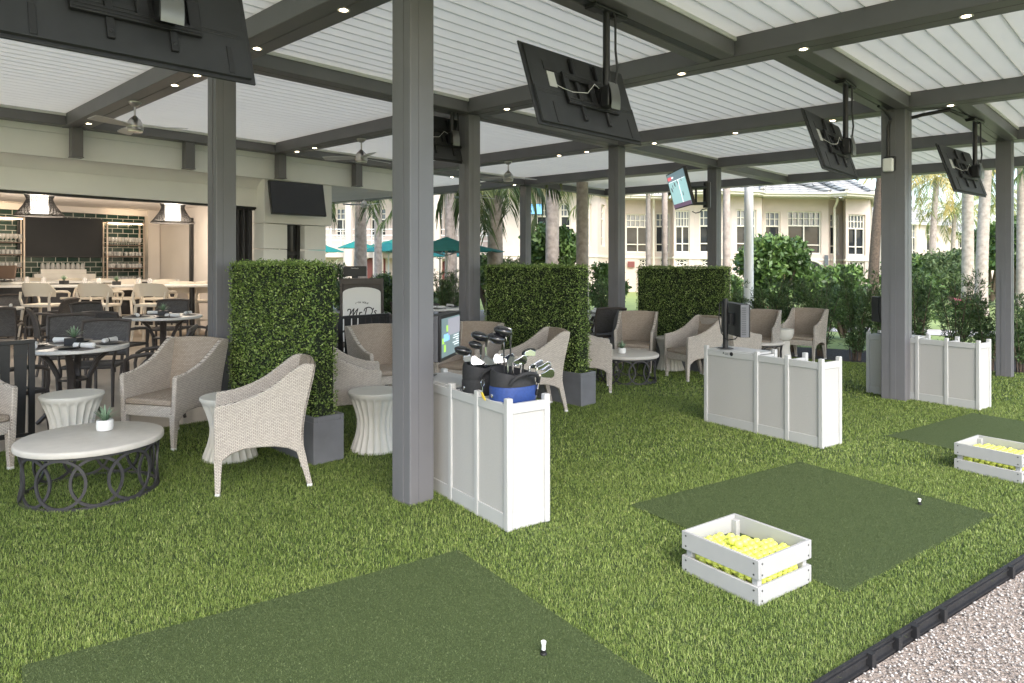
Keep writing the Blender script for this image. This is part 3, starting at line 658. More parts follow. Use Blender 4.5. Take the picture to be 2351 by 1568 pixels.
# pendants, lit
def pendant(px, ytop, ybot, Y, lab, proto=[]):
    z0 = zat(px, ybot, Y); xy = atY(px, Y)
    if proto: r = dup(proto[0], lab, xy, .4, z0)
    else:
        r = thing('pendant_lamp', lab, 'lamp', xy, 0, 'rattan pendant lamps over the bar', z0); proto.append(r)
        MB().lathe([(.14, .04), (.145, .05), (.145, .60), (.14, .61)], 28).build('shade', M['lampshade'], r)
        m = MB(); N = 34
        for i in range(N):
            for sg in (1, -1):
                pts = []
                for q in range(7):
                    f = q/6; rad = .20+.19*abs(2*f-1.0)**1.3; a = i*2*math.pi/N+sg*1.25*(f-.5); pts.append((rad*math.cos(a), rad*math.sin(a), .02+.6*f))
                m.tube(pts, .0075, 4)
        m.build('cage', M['rattan'], r, smooth=None)
        for zz, rr in ((.015, .395), (.62, .39)): MB().tube([(rr*math.cos(a*.1963), rr*math.sin(a*.1963), zz) for a in range(32)], .012, 6, True).build('ring', M['rattan'], r)
    l = bpy.data.lights.new('pendant_bulb', 'POINT'); l.energy = 24; l.color = (1, .86, .7); l.shadow_soft_size = .12
    o = bpy.data.objects.new('pendant_bulb', l); col.objects.link(o); o.location = (xy[0], xy[1], z0+gz(xy[0])-.12)
    return r
pendant(91, 440, 497, 12.9, 'lit rattan pendant lamp hanging over the left of the bar')
pendant(397, 462, 513, 13.9, 'lit rattan pendant lamp hanging over the bar near the tall left post')
# small reception desk lamp and stacked menus at the far left of the bar
t = thing('till_screen', 'bronze backed till screen at the left end of the bar', 'till', atY(10, 13.9), 0, None, 1.07)
MB().bx(-.2, .2, -.02, .02, .06, .33, Matrix.Rotation(R(-12), 4, 'X')).build('screen', M['shelf'], t, bevel=.01); MB().bx(-.1, .1, -.1, .1, 0, .03).build('base', M['black'], t, bevel=.006)

# ================================================================== lounge furniture
def lounge_chair(lab, xy, F, proto=[]):
    if proto: return dup(proto[0], lab, xy, face(F))
    t = thing('wicker_armchair', lab, 'armchair', xy, face(F), 'pale wicker armchairs in the lounge'); proto.append(t)
    top = [(.285, .0), (.285, .60), (.27, .615), (.20, .62), (.12, .635), (.03, .665), (-.06, .71), (-.14, .765), (-.21, .82), (-.27, .862), (-.31, .868)]
    rear = [(-.365, .862), (-.352, .78), (-.325, .66), (-.30, .54), (-.285, .43), (-.282, .33), (-.285, .26)]
    low = [(-.25, .25), (-.19, .285), (-.10, .305), (.0, .31), (.10, .305), (.18, .28), (.225, .24)]
    prof = [(.285, .24)]+top[1:]+rear+low
    for s in (-1, 1):
        ox = lambda z: s*(.235+.04*max(0, z-.25))
        m = MB(); th = .042*s
        # split the silhouette in strips so the flat faces stay convex
        m.prism(prof, (lambda y, z: (ox(z), y, z)) if s > 0 else (lambda y, z: (ox(z)+th, y, z)), (lambda y, z: (ox(z)+th, y, z)) if s > 0 else (lambda y, z: (ox(z), y, z)))
        m.build('side_panel', M['wicker'], t, smooth=50, bevel=.009)
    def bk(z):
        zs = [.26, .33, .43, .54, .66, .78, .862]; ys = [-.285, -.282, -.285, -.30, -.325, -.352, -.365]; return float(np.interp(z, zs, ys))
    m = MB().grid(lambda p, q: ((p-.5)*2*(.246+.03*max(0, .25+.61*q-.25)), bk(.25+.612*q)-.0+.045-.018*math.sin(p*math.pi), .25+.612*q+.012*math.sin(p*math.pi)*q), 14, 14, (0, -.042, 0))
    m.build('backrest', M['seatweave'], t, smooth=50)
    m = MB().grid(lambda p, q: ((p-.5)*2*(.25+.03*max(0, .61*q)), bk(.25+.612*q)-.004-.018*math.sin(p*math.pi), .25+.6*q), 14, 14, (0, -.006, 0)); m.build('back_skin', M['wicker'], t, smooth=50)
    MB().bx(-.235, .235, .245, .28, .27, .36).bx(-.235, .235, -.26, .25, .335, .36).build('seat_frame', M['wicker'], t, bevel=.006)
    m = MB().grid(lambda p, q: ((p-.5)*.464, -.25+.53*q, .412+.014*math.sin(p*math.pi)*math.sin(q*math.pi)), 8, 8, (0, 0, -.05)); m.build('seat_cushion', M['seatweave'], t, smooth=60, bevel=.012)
    for s in (-1, 1):
        l = MB().taper((s*.247, .258, .30), (s*.247, .262, .02), .056, .034).build('leg', M['wicker'], t, bevel=.004)
        MB().bx(s*.247-.0165, s*.247+.0165, .246, .279, 0, .02).build('foot_cap', M['footcap'], l)
        l = MB().taper((s*.247, -.255, .33), (s*.247, -.335, .02), .062, .034).build('leg', M['wicker'], t, bevel=.004)
        MB().bx(s*.247-.0165, s*.247+.0165, -.352, -.318, 0, .02).build('foot_cap', M['footcap'], l)
    return t
for lab, xy, F in (
    ('pale wicker armchair seen from behind, nearest the camera beside the first planter', (-1.83, 5.02), (-.927, -.374)),
    ('pale wicker armchair facing the near coffee table, left of the tall left post', (-2.97, 6.10), (-.27, -.96)),
    ('pale wicker armchair cut off by the left edge beside the dark railing', (-4.08, 5.08), (.92, -.39)),
    ('pale wicker armchair in front of the white sign board, partly behind the big post', (-1.43, 7.74), (.6, -.8)),
    ('pale wicker armchair seen side on between first hedge and big post', (-1.51, 6.47), (.97, .22)),
    ('pale wicker armchair facing us behind the counter touch screen', (-.52, 8.23), (-.45, -.9)),
    ('pale wicker armchair in profile behind the golf bags, by the second planter', (.19, 7.64), (-.96, -.28)),
    ('pale wicker armchair half hidden by the right end of the second hedge', (.975, 8.90), (1, -.08)),
    ('pale wicker armchair facing us behind the middle coffee table', (1.88, 10.59), (-.3, -.95)),
    ('pale wicker armchair turned left, in front of the third hedge', (2.56, 9.89), (-.93, -.37)),
    ('pale wicker armchair seen from behind the screen of the middle counter', (3.21, 10.15), (.85, .5)),
    ('pale wicker armchair left of the white drum side table', (4.05, 11.45), (-.5, -.86)),
    ('pale wicker armchair right of the white drum side table', (5.02, 12.0), (-.66, -.75))): lounge_chair(lab, xy, F)

def coffee_table(lab, xy, rz, proto=[]):
    if proto: return dup(proto[0], lab, xy, rz)
    t = thing('coffee_table', lab, 'coffee table', xy, rz, 'round coffee tables with ring bases'); proto.append(t)
    Rt = .445
    MB().lathe([(.01, .335), (Rt-.012, .335), (Rt-.003, .338), (Rt, .346), (Rt, .366), (Rt-.004, .374), (Rt-.012, .378), (.01, .378)], 72).build('table_top', M['stone'], t, smooth=40)
    Rb = .405
    for nm, z0, z1 in (('base_ring', .0, .014), ('top_ring', .318, .334)): MB().lathe([(Rb-.014, z0), (Rb+.01, z0), (Rb+.01, z1), (Rb-.014, z1), (Rb-.014, z0+1e-4)], 72, caps=False).build(nm, M['iron'], t, smooth=30)
    N = 12; zc, rv, rh = .166, .152, .150
    for k in range(N):
        a0 = 2*math.pi*k/N; n = 36; vs = []; rad = Rb+(.004 if k % 2 else -.008)
        for i in range(n):
            tt = 2*math.pi*i/n
            for dr, dw in ((-.006, -.009), (.006, -.009), (.006, .009), (-.006, .009)):
                h = rh+dw; v_ = rv+dw; a = a0+h*math.cos(tt)/Rb; vs.append(((rad+dr)*math.cos(a), (rad+dr)*math.sin(a), zc+v_*math.sin(tt)))
        fs = [(i*4+j, ((i+1) % n)*4+j, ((i+1) % n)*4+(j+1) % 4, i*4+(j+1) % 4) for i in range(n) for j in range(4)]
        MB().add(vs, fs).build('ring', M['iron'], t, smooth=35)
    return t
coffee_table('cream round coffee table with dark ring base nearest the camera', (-2.87, 4.76), .1)
coffee_table('cream round coffee table between the second and third hedges', (1.57, 9.6), .3)
coffee_table('cream round coffee table behind the middle counter near the shrubs', (4.0, 11.45), .2)

def fluted(lab, xy, proto=[]):
    if proto: return dup(proto[0], lab, xy)
    t = thing('fluted_side_table', lab, 'side table', xy, 0, 'white fluted side tables'); proto.append(t)
    zs = np.linspace(0, .47, 30); N = 22*8
    def rr(z): return .213-.062*math.sin(min(1, z/.47)*math.pi)**1.15+.008*(z/.47)
    def fn(r, z, a):
        u = (a*22/(2*math.pi)) % 1; cap = .452-.035*(abs(2*u-1)**2.2)            # arched flute tops
        dpt = .016*math.sin(u*math.pi)**.7 if .012 < z < cap else 0; return r-dpt
    MB().lathe([(rr(z), z) for z in zs], N, fn=fn).build('body', M['cast'], t, smooth=50)
    MB().lathe([(.21, .468), (.226, .470), (.229, .478), (.229, .492), (.222, .498), (.01, .499)], 64).build('table_top', M['cast'], t, smooth=40)
    return t
fluted('white fluted side table by the railing behind the near coffee table', (-3.53, 5.6))
fluted('white fluted side table hidden in part by the nearest armchair', (-2.27, 5.62))
fluted('white fluted side table directly left of the big near post', (-1.16, 5.93))
fluted('white fluted side table in front of the third hedge', (2.42, 10.66))
t = thing('drum_side_table', 'white drum side table with smooth bowl top between two armchairs', 'side table', (4.58, 11.9))
MB().lathe([(.2, 0), (.2, .01), (.175, .04), (.15, .2), (.148, .3), (.16, .345), (.01, .346)], 40).build('base', M['cast'], t)
MB().lathe([(.12, .345), (.165, .36), (.2, .41), (.212, .47), (.214, .53), (.205, .538), (.01, .539)], 40).build('bowl', M['cast'], t)

def succulent(name, lab, xy, z, pot, proto={}, s=1.):
    if pot in proto: r = dup(proto[pot], lab, xy, rnd.uniform(0, 6), z); return r
    t = thing(name, lab, 'plant', xy, 0, {'round': 'succulents in round white pots', 'box': 'succulents in square black pots'}[pot], z); proto[pot] = t
    if pot == 'round': MB().lathe([(.035, 0), (.05, .006), (.055, .03), (.054, .07), (.05, .078), (.046, .076), (.046, .06), (.005, .06)], 28).build('pot', M['white'], t); zb = .06
    else: MB().bx(-.06, .06, -.06, .06, 0, .075).build('pot', M['black'], t, bevel=.003); zb = .072
    MB().lathe([(.046, zb), (.02, zb+.006), (.003, zb+.008)], 14).build('soil', M['soil'], t)
    rg = np.random.default_rng(5); V = []; F = []; T = []; o = 0
    for i in range(64):
        a = rg.uniform(0, 6.28); tilt = rg.uniform(.05, 1.15); L = rg.uniform(.07, .125); n = 5
        d = np.array([math.cos(a), math.sin(a), 0]); sd = np.array([-math.sin(a), math.cos(a), 0])
        for q in range(n+1):
            f = q/n; p = d*(L*f*math.sin(tilt*(.75+.35*f)))+np.array([0, 0, zb+L*f*math.cos(tilt*(.75+.35*f))]); wd = .0075*(1-f)**.6*(.6+f*.8)+.0004
            V += [p-sd*wd, p+sd*wd]; T += [min(1, .15+.85*f+rg.normal()*.1)]*2
            if q < n: F.append((o+2*q, o+2*q+1, o+2*q+3, o+2*q+2))
        o += 2*(n+1)
    npobj('leaves', V, F, M['succ'], t, T); return t
succulent('potted_succulent', 'spiky succulent in round white pot on the near coffee table', (-2.86, 4.90), .3785, 'round')
succulent('potted_succulent', 'spiky succulent in round white pot on the middle coffee table', (1.50, 9.52), .3785, 'round')

# hedge planters
def hedge(lab, a, L=1.62, Wd=.27, seed=1):
    """a: near corner on the ground; runs back along -w"""
    VD = (-UY, UX); ang = math.atan2(UX, -UY)                      # local x -> along the hedge, local y -> away from it (to the left-front)
    t = thing('hedge_planter', lab, 'hedge', a, math.atan2(VD[1], VD[0]), 'boxwood hedges in grey planters')
    # local +x = VD, local +y = left of VD = (-VD.y, VD.x) -> pointing to the viewer's side; thickness runs to -y
    m = MB(); e = .03
    m.bx(0, L, -Wd, 0, 0, .33); m.bx(0, L, -e, 0, .33, .37); m.bx(0, L, -Wd, -Wd+e, .33, .37); m.bx(0, e, -Wd+e, -e, .33, .37); m.bx(L-e, L, -Wd+e, -e, .33, .37)
    m.build('planter', M['planter'], t, bevel=.004)
    MB().bx(.03, L-.03, -Wd+.03, -.03, .33, .345).build('soil', M['soil'], t)
    x0, x1, y0, y1, z0, z1 = .055, L-.02, -Wd+.03, -.03, .345, 1.575
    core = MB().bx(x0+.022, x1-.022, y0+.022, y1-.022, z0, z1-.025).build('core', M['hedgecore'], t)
    rg = np.random.default_rng(seed); C = []; Nn = []
    def facep(n, fx, nr):
        p = fx(rg.random(n), rg.random(n)); C.append(p); Nn.append(np.tile(nr, (n, 1)))
    lx, ly, lz = x1-x0, y1-y0, z1-z0; D = 6400
    facep(int(D*lx*lz), lambda a, b: np.stack([x0+a*lx, 0*a+y1, z0+b*lz], 1), (0, 1, 0))
    facep(int(D*.5*lx*lz), lambda a, b: np.stack([x0+a*lx, 0*a+y0, z0+b*lz], 1), (0, -1, 0))
    facep(int(D*1.1*ly*lz), lambda a, b: np.stack([0*a+x0, y0+a*ly, z0+b*lz], 1), (-1, 0, 0))
    facep(int(D*.6*ly*lz), lambda a, b: np.stack([0*a+x1, y0+a*ly, z0+b*lz], 1), (1, 0, 0))
    facep(int(D*1.2*lx*ly), lambda a, b: np.stack([x0+a*lx, y0+b*ly, 0*a+z1], 1), (0, 0, 1))
    C = np.concatenate(C); Nn = np.concatenate(Nn); n = len(C)
    lump = .010*np.sin(C[:, 0]*17+C[:, 2]*11)*np.sin(C[:, 2]*19-C[:, 0]*7)+.006*np.sin(C[:, 0]*41+C[:, 2]*37)
    C = C+Nn*(rg.normal(-.006, .012, n)+lump)[:, None]+rg.normal(0, .003, (n, 3))
    ay = unit(Nn*.75+rg.normal(0, .75, (n, 3))+np.array([0, 0, .35])); ax = unit(np.cross(ay, rg.normal(size=(n, 3))))
    s = rg.uniform(.0075, .0135, n); v, f = quads_at(C, ax, ay, s*.55, s)
    tt = np.clip(.36+.2*rg.normal(size=n)+3*lump+(rg.random(n) < .12)*.3, 0, 1)
    npobj('foliage', v, f, M['hedge'], t, np.repeat(tt, 4))
    return t
HC = [g(720, 1070), g(1334, 934.7)]; HC.append((HC[1][0]+HC[1][0]-HC[0][0]+.05, HC[1][1]+HC[1][1]-HC[0][1]-.02))
# the near left corner of each planter; thickness runs towards +u
for a, lab, sd in zip(HC, ('clipped boxwood hedge in grey planter, nearest the camera at the tall left post', 'clipped boxwood hedge in grey planter behind the golf bags', 'clipped boxwood hedge in grey planter farthest away near the shrubs'), (1, 2, 3)): hedge(lab, a, seed=sd)

# ================================================================== range counters
def counter(lab, a, proto=[]):
    if proto: return dup(proto[0], lab, a, R(35.5))
    t = thing('bay_counter', lab, 'counter', a, R(35.5), 'pale grey panelled bay counters'); proto.append(t)
    W, Lg, pw = .325, 1.25, .042; ys = (0, .33, .655, Lg)
    m = MB()
    for i in range(3): m.bx(.012, .024, ys[i]+pw, ys[i+1], .10, .695)
    m.build('front_panel', M['panel'], t, bevel=0)
    MB().bx(pw, W-pw, .012, .024, .10, .695).build('end_panel', M['panel'], t); MB().bx(pw, W-pw, Lg+pw-.024, Lg+pw-.012, .1, .695).build('end_panel', M['panel'], t)
    MB().bx(pw+.001, W-.012, .012, .026, 0, .099).bx(.006, .03, pw, Lg, 0, .099).bx(.03, W-.012, Lg+pw-.026, Lg+pw-.008, 0, .099).build('skirting', M['counter'], t, bevel=.002)
    for i in range(3): MB().bx(.004, .032, ys[i]+pw, ys[i+1], .695, .755).build('rail', M['counter'], t, bevel=.003)
    MB().bx(pw, W-pw, .004, .032, .695, .755).build('rail', M['counter'], t, bevel=.003)
    for y, xs in ((0, (0, W-pw)), (.33, (0, W-pw)), (.655, (0, W-pw)), (Lg, (0, W-pw))):
        for x in xs: MB().bx(x, x+pw, y, y+pw, 0, .79).build('corner_post', M['counter'], t, bevel=.006)
    for y in (.33, .655): MB().bx(pw, W-pw, y+.008, y+.034, .70, .745).bx(pw, W-pw, y+.012, y+.03, 0, .70).build('divider', M['counter'], t, bevel=.002)
    MB().bx(.033, W+.01, .70, Lg-.002, .745, .765).build('shelf', M['counter'], t, bevel=.003)
    MB().bx(W-.03, W-.012, .70, Lg, .0, .744).build('back_panel', M['panel'], t); MB().bx(.035, W-.03, .045, .65, .04, .06).build('bag_floor', M['counter'], t)
    return t
CN = [g(1165, 1224), g(1888, 1032), g(2249, 943)]
CL = ['pale grey panelled counter holding two golf bags beside the big near post', 'pale grey panelled counter standing free in the middle with empty bag slots', 'pale grey panelled counter behind the double post at the far right']
for a, lab in zip(CN, CL): counter(lab, a)
def cpt(k, x, y): a = CN[k]; return (a[0]+SD[0]*x+LD[0]*y, a[1]+SD[1]*x+LD[1]*y)
# touch screens on poles
SCR = [em('screen teal', (.12, .17, .18), .35), em('screen green', (.22, .42, .05), .6), em('screen blue', (.15, .32, .62), .6), em('screen white', (.6, .65, .66), .5), em('screen magenta', (.6, .03, .3), .6), em('screen dusk', (.22, .22, .25), .4)]
def kiosk(k, x, y, lab, yaw, proto=[]):
    xy = cpt(k, x, y)
    if proto: return dup(proto[0], lab, xy, yaw, .765)
    t = thing('kiosk_screen', lab, 'screen', xy, yaw, 'touch screens on counter poles', .765); proto.append(t)
    MB().cyl((0, 0, 0), (0, 0, .50), .026, n=16).bx(-.06, .06, -.06, .06, 0, .006).build('pole', M['blackmetal'], t)
    # local +y: screen normal side; local x along the screen
    m = MB(); m.bx(-.32, .22, .07, .155, .13, .455); m.build('housing', M['tvback'], t, bevel=.004)
    m = MB()
    for i in range(13):
        for x in (.2222,):
            for j in range(5): m.bx(x-.001, x+.001, .083+j*.009, .087+j*.009, .155+i*.0215, .168+i*.0215)
    m.build('vent', M['black'], t, smooth=None)
    MB().bx(.2202, .2218, .072, .153, .133, .452).build('side_plate', M['planter'], t)
    MB().bx(-.32, .22, .1552, .168, .13, .455).build('bezel', M['blackmetal'], t, bevel=.003)
    m = MB()
    def q(kk, x0, x1, z0, z1): m.k = kk; yy = .1685+.0006*kk; x0, x1 = x0-.07, x1-.07; m.add([(x0, yy, z0), (x0, yy, z1), (x1, yy, z1), (x1, yy, z0)], [(0, 1, 2, 3)])
    q(0, -.215, .255, .155, .43); q(5, -.215, .1, .3, .42)
    for x0, x1, z0, z1 in ((.06, .095, .33, .375), (.10, .135, .33, .375), (.15, .2, .19, .24), (.19, .24, .25, .29)): q(1, x0, x1, z0, z1)
    q(2, .06, .2, .265, .315); q(3, .02, .045, .375, .405); q(4, -.19, -.09, .17, .19)
    for i in range(9): q(3, -.19, -.06+.05*math.sin(i*2.3), .215+i*.017, .221+i*.017)
    m.build('display', SCR, t, smooth=None)
    MB().bx(-.05, .05, .024, .07, .24, .36).bx(-.02, .02, .0, .03, .26, .34).build('mount', M['blackmetal'], t, bevel=.004)
    MB().tube([(.0, -.03, .47), (-.03, -.05, .46), (-.05, -.05, .3), (-.03, -.03, .15), (.06, .0, .09), (.14, .05, .11), (.16, .07, .15)], .006, 6).build('cable', M['black'], t)
    return t
def yawn(N): return face(N)
kiosk(0, .075, 1.13, 'lit touch screen on a black pole beside the big near post', face((.98, -.19)))
kiosk(1, .075, 1.08, 'black touch screen seen from behind on the middle counter', face((1, .05)))
kiosk(2, .075, 1.10, 'black touch screen on the counter behind the double post', face((.98, .19)))
t = thing('counter_sticker', 'tiny black round sticker and lines on the middle counter rail', 'sticker', cpt(1, .0035, .955), R(35.5), None, .725)
m = MB(); m.cyl((.0, 0, 0), (-.001, 0, 0), .02, n=20)
for i in range(2): m.bx(-.001, 0, .035, .08, -.012+.014*i, -.008+.014*i)
m.prism([(.085, -.004), (.105, -.004), (.095, .014)], lambda a, b: (0, a, b), lambda a, b: (-.001, a, b)); m.build('print', M['ink'], t)

# ================================================================== golf bags and clubs
def golf_bag(k, x, y, lab, cloth, name):
    xy = cpt(k, x, y); t = thing('golf_bag', lab, 'golf bag', xy, R(35.5), None, .062)
    ell = lambda r, z, a: r*(1+.12*math.cos(2*a))
    MB().lathe([(.10, 0), (.115, .01), (.118, .3), (.122, .62), (.13, .66), (.134, .70)], 36, fn=ell).build('body', M['fabric'] if cloth != 'bluefab' else M['fabric'], t)
    MB().lathe([(.134, .675), (.138, .68), (.14, .76), (.136, .775), (.131, .78)], 36, fn=ell).build('cuff', M[cloth], t)
    zt = lambda a: .05*(math.cos(a-2.2)*.5+.5)
    m = MB(); n = 36; vs = []
    for r, z, kk in ((.137, .778, 0), (.135, .81, 1), (.125, .835, 1), (.114, .83, 1), (.112, .74, 0)):
        for i in range(n): a = 2*math.pi*i/n; q = ell(r, 0, a); vs.append((q*math.cos(a), q*math.sin(a), z+zt(a)*kk))
    m.add(vs, [(j*n+i, j*n+(i+1) % n, (j+1)*n+(i+1) % n, (j+1)*n+i) for j in range(4) for i in range(n)]); m.build('collar', M['fabric'], t, smooth=60)
    for x0 in (-.045, .045): MB().tube([(x0, -.10, .80), (x0, 0, .815), (x0, .10, .82)], .012, 8).build('divider', M['fabric'], t)
    hp = [(.10*math.cos(a), -.13-.03*math.sin((a-3.6)*1.2), .80+.065*math.sin((i)/8*math.pi)) for i, a in enumerate([math.pi+.0+i*math.pi/8 for i in range(9)])]
    MB().tube(hp, .013, 8).build('grip_handle', M['fabric'], t)
    MB().lathe([(.012, 0), (.012, .004), (.008, .006), (.002, .006)], 16, ax=Matrix.Translation((-.155, .0, .72)) @ Matrix.Rotation(R(-90), 4, 'Y')).build('button', M['chrome'], t)
    return t, xy
b1, bx1 = golf_bag(0, .165, .50, 'black golf bag with many clubs in the near counter', 'fabric', 'a')
b2, bx2 = golf_bag(0, .165, .175, 'black golf bag with royal blue cuff at the near counter end', 'bluefab', 'b')
t = thing('bag_tag', 'yellow luggage tag on a steel clip hanging from the blue golf bag', 'tag', cpt(0, .012, .255), R(35.5), None, .86)
MB().tube([(-.02+.012*math.cos(a*.524), .0, -.012+.022*math.sin(a*.524)) for a in range(12)], .003, 6, True).tube([(-.02, 0, -.035), (-.022, .0, -.07)], .003, 6).build('clip', M['chrome'], t)
MB().prism([(0, 0), (.012, .005), (.016, .05), (.008, .075), (-.008, .075), (-.012, .05), (-.008, .0)], lambda a, b: (-.026, a-b*.5, -.065-b*.6), lambda a, b: (-.031, a-b*.5, -.065-b*.6)).build('tag_body', M['yellow'], t)
def club(kind, hx, hy, bag, dx, dy, dz, lab, turn):
    """head seen at pixel (hx, hy); the shaft runs down into the bag"""
    Y = bag[1]+dy; p = atY(hx, Y); z = zat(hx, hy, Y); base = Vector((bag[0]+dx*.6, bag[1]+dy*.6, .30)); mouth = z
    t = thing('golf_club', lab, 'golf club', p, 0, 'golf clubs in the two bags', z)
    sh = base-Vector((p[0], p[1], z)); d = sh.normalized()
    wood = kind in ('driver', 'wood')
    MB().tube([Vector((0, 0, 0))+d*.02, sh], [.0055, .0075] if wood else [.0055, .0075], 8).build('shaft', M['chrome'] if (not wood or turn % 2 > 1) else M['blackmetal'], t)
    A = Matrix.Translation((0, 0, 0)) @ Matrix.Rotation(turn, 4, 'Z')
    if wood:
        s = {'driver': 1.0, 'wood': .78}[kind]; m = MB(); n = 24
        prof = [(-.035, .0), (-.03, .6), (-.012, .93), (.006, 1.0), (.018, .9), (.027, .62), (.032, .3), (.034, .02)]
        vs = []
        for zz, rr in prof:
            for i in range(n):
                a = 2*math.pi*i/n; rx = .060*s*rr; ry = (.056 if math.sin(a) > 0 else .040)*s*rr
                vs.append(A @ Vector((rx*math.cos(a)+.045*s, ry*math.sin(a)+.012*s, zz*s*.95+.022*s+.10*s*rr*math.cos(a)*.12)))
        m.add(vs, [(j*n+i, j*n+(i+1) % n, (j+1)*n+(i+1) % n, (j+1)*n+i) for j in range(len(prof)-1) for i in range(n)]+[tuple(range(n))[::-1], tuple((len(prof)-1)*n+i for i in range(n))])
        m.build('head', M['clubhead'], t, smooth=60)
        MB().prism([(-.005, .0), (.085*s, -.004), (.09*s, .03*s), (.045*s, .05*s), (.0, .035*s)], lambda a, b: tuple(A @ Vector((a, -.033*s, b))), lambda a, b: tuple(A @ Vector((a, -.029*s, b)))).build('face', M['chrome'], t, bevel=.002)
        MB().tube([Vector((0, 0, 0))+d*.05, (0, 0, 0), A @ Vector((.012*s, .0, .015))], [.0075, .009, .011], 10).build('hosel', M['clubhead'], t)
    else:
        poly = [(.0, -.004), (.018, -.012), (.075, -.016), (.088, -.004), (.09, .02), (.08, .042), (.062, .046), (.03, .024), (.004, .012)]
        m = MB(); m.prism(poly, lambda a, b: tuple(A @ Vector((a, -.008-.25*b, b))), lambda a, b: tuple(A @ Vector((a, .008-.45*b, b)))); m.build('head', M['chrome'], t, bevel=.003, smooth=40)
        MB().tube([d*.085, d*.02, (0, 0, 0), A @ Vector((.01, 0, .0))], [.0075, .007, .008, .008], 10).build('hosel', M['chrome'], t)
        MB().tube([d*.085, d*.125], [.0085, .0085], 10).build('ferrule', M['ink'], t)
W_ = [('driver', 1078, 812, bx1, -.09, .03, 'small black wood nearest the lit touch screen', 3.4), ('wood', 1104, 797, bx1, -.05, -.02, 'black wood beside the touch screen, second from left', 3.2), ('driver', 1117, 779, bx1, -.02, .03, 'big black driver with blue sole in the black bag', 3.3),
      ('driver', 1156, 785, bx2, -.06, .02, 'black driver leaning left out of the blue bag', 2.6), ('driver', 1172, 768, bx2, -.02, .04, 'tallest black driver with silver shaft above the blue bag', 3.0), ('wood', 1203, 816, bx2, .03, .03, 'dark red edged wood at the right of the blue bag', .3)]
for q in W_: club(q[0], q[1], q[2], q[3], q[4], q[5], 0, q[6], q[7])
I_ = [(1094, 826, bx1, -.06, -.03, 3.0), (1112, 832, bx1, -.03, -.05, 3.3), (1128, 828, bx1, .0, .02, .4), (1138, 834, bx1, .02, -.03, 2.9), (1150, 826, bx1, .05, .03, .2), (1165, 828, bx2, -.05, .03, 3.2), (1178, 832, bx2, -.03, -.03, .3),
      (1196, 836, bx2, .02, -.02, 2.8), (1216, 842, bx2, .04, .03, .2), (1233, 846, bx2, .07, .0, .15), (1240, 862, bx2, .09, -.02, .1)]
il = ['steel iron lowest at the left rim of the black bag', 'steel iron facing left among the black bag clubs', 'steel iron between two drivers in the black bag', 'steel iron behind the handle of the black bag', 'steel iron at the right rim of the black bag', 'steel iron left of the tallest driver',
      'steel iron right of the tallest driver shaft', 'steel iron under the dark red wood', 'pale steel iron beside the dark red wood', 'pale steel iron second from the right end', 'dark faced iron lowest at the right rim of the blue bag']
for q, lab in zip(I_, il): club('iron', q[0], q[1], q[2], q[3], q[4], 0, lab, q[5])

# ================================================================== ball crates
def crate(lab, a, proto=[]):
    if proto: return dup(proto[0], lab, a, R(35.5))
    t = thing('ball_crate', lab, 'crate', a, R(35.5), 'grey slatted crates of balls'); proto.append(t)
    X, Y_, th = .44, .465, .018
    for z0, z1 in ((.0, .088), (.122, .215)):
        for q in ((0, th, 0, Y_), (X-th, X, 0, Y_), (th, X-th, 0, th), (th, X-th, Y_-th, Y_)):
            m = MB().bx(q[0]+.0005, q[1]-.0005, q[2]+.0005, q[3]-.0005, z0, z1)
            b = m.build('slat', M['crate'], t, bevel=.003)
            s = MB()
            for zz in (z0+.02, z1-.02):
                if q[1]-q[0] < .03:
                    for yy in (.028, Y_-.028): x = q[0]-.0005 if q[0] == 0 else q[1]-.001; s.cyl((x, yy, zz), (x+.0015, yy, zz), .005, n=10)
                else:
                    for xx in (.028, X-.028): y = q[2]-.0005 if q[2] == 0 else q[3]-.001; s.cyl((xx, y, zz), (xx, y+.0015, zz), .005, n=10)
            s.build('screw', M['screw'], b)
    for x in (th, X-th-.032):
        for y in (th, Y_-th-.032): MB().bx(x, x+.032, y, y+.032, .0, .195).build('corner_post', M['crate'], t, bevel=.002)
    MB().bx(th+.001, X-th-.001, th+.001, Y_-th-.001, .012, .022).build('base', M['crate'], t)
    return t
CA = [g(1742, 1394), g(2347, 1112)]
crate('light grey slatted crate of yellow balls on the middle mat corner', CA[0])
crate('light grey slatted crate of yellow balls cut by the right edge', CA[1])
bp_ = [None]
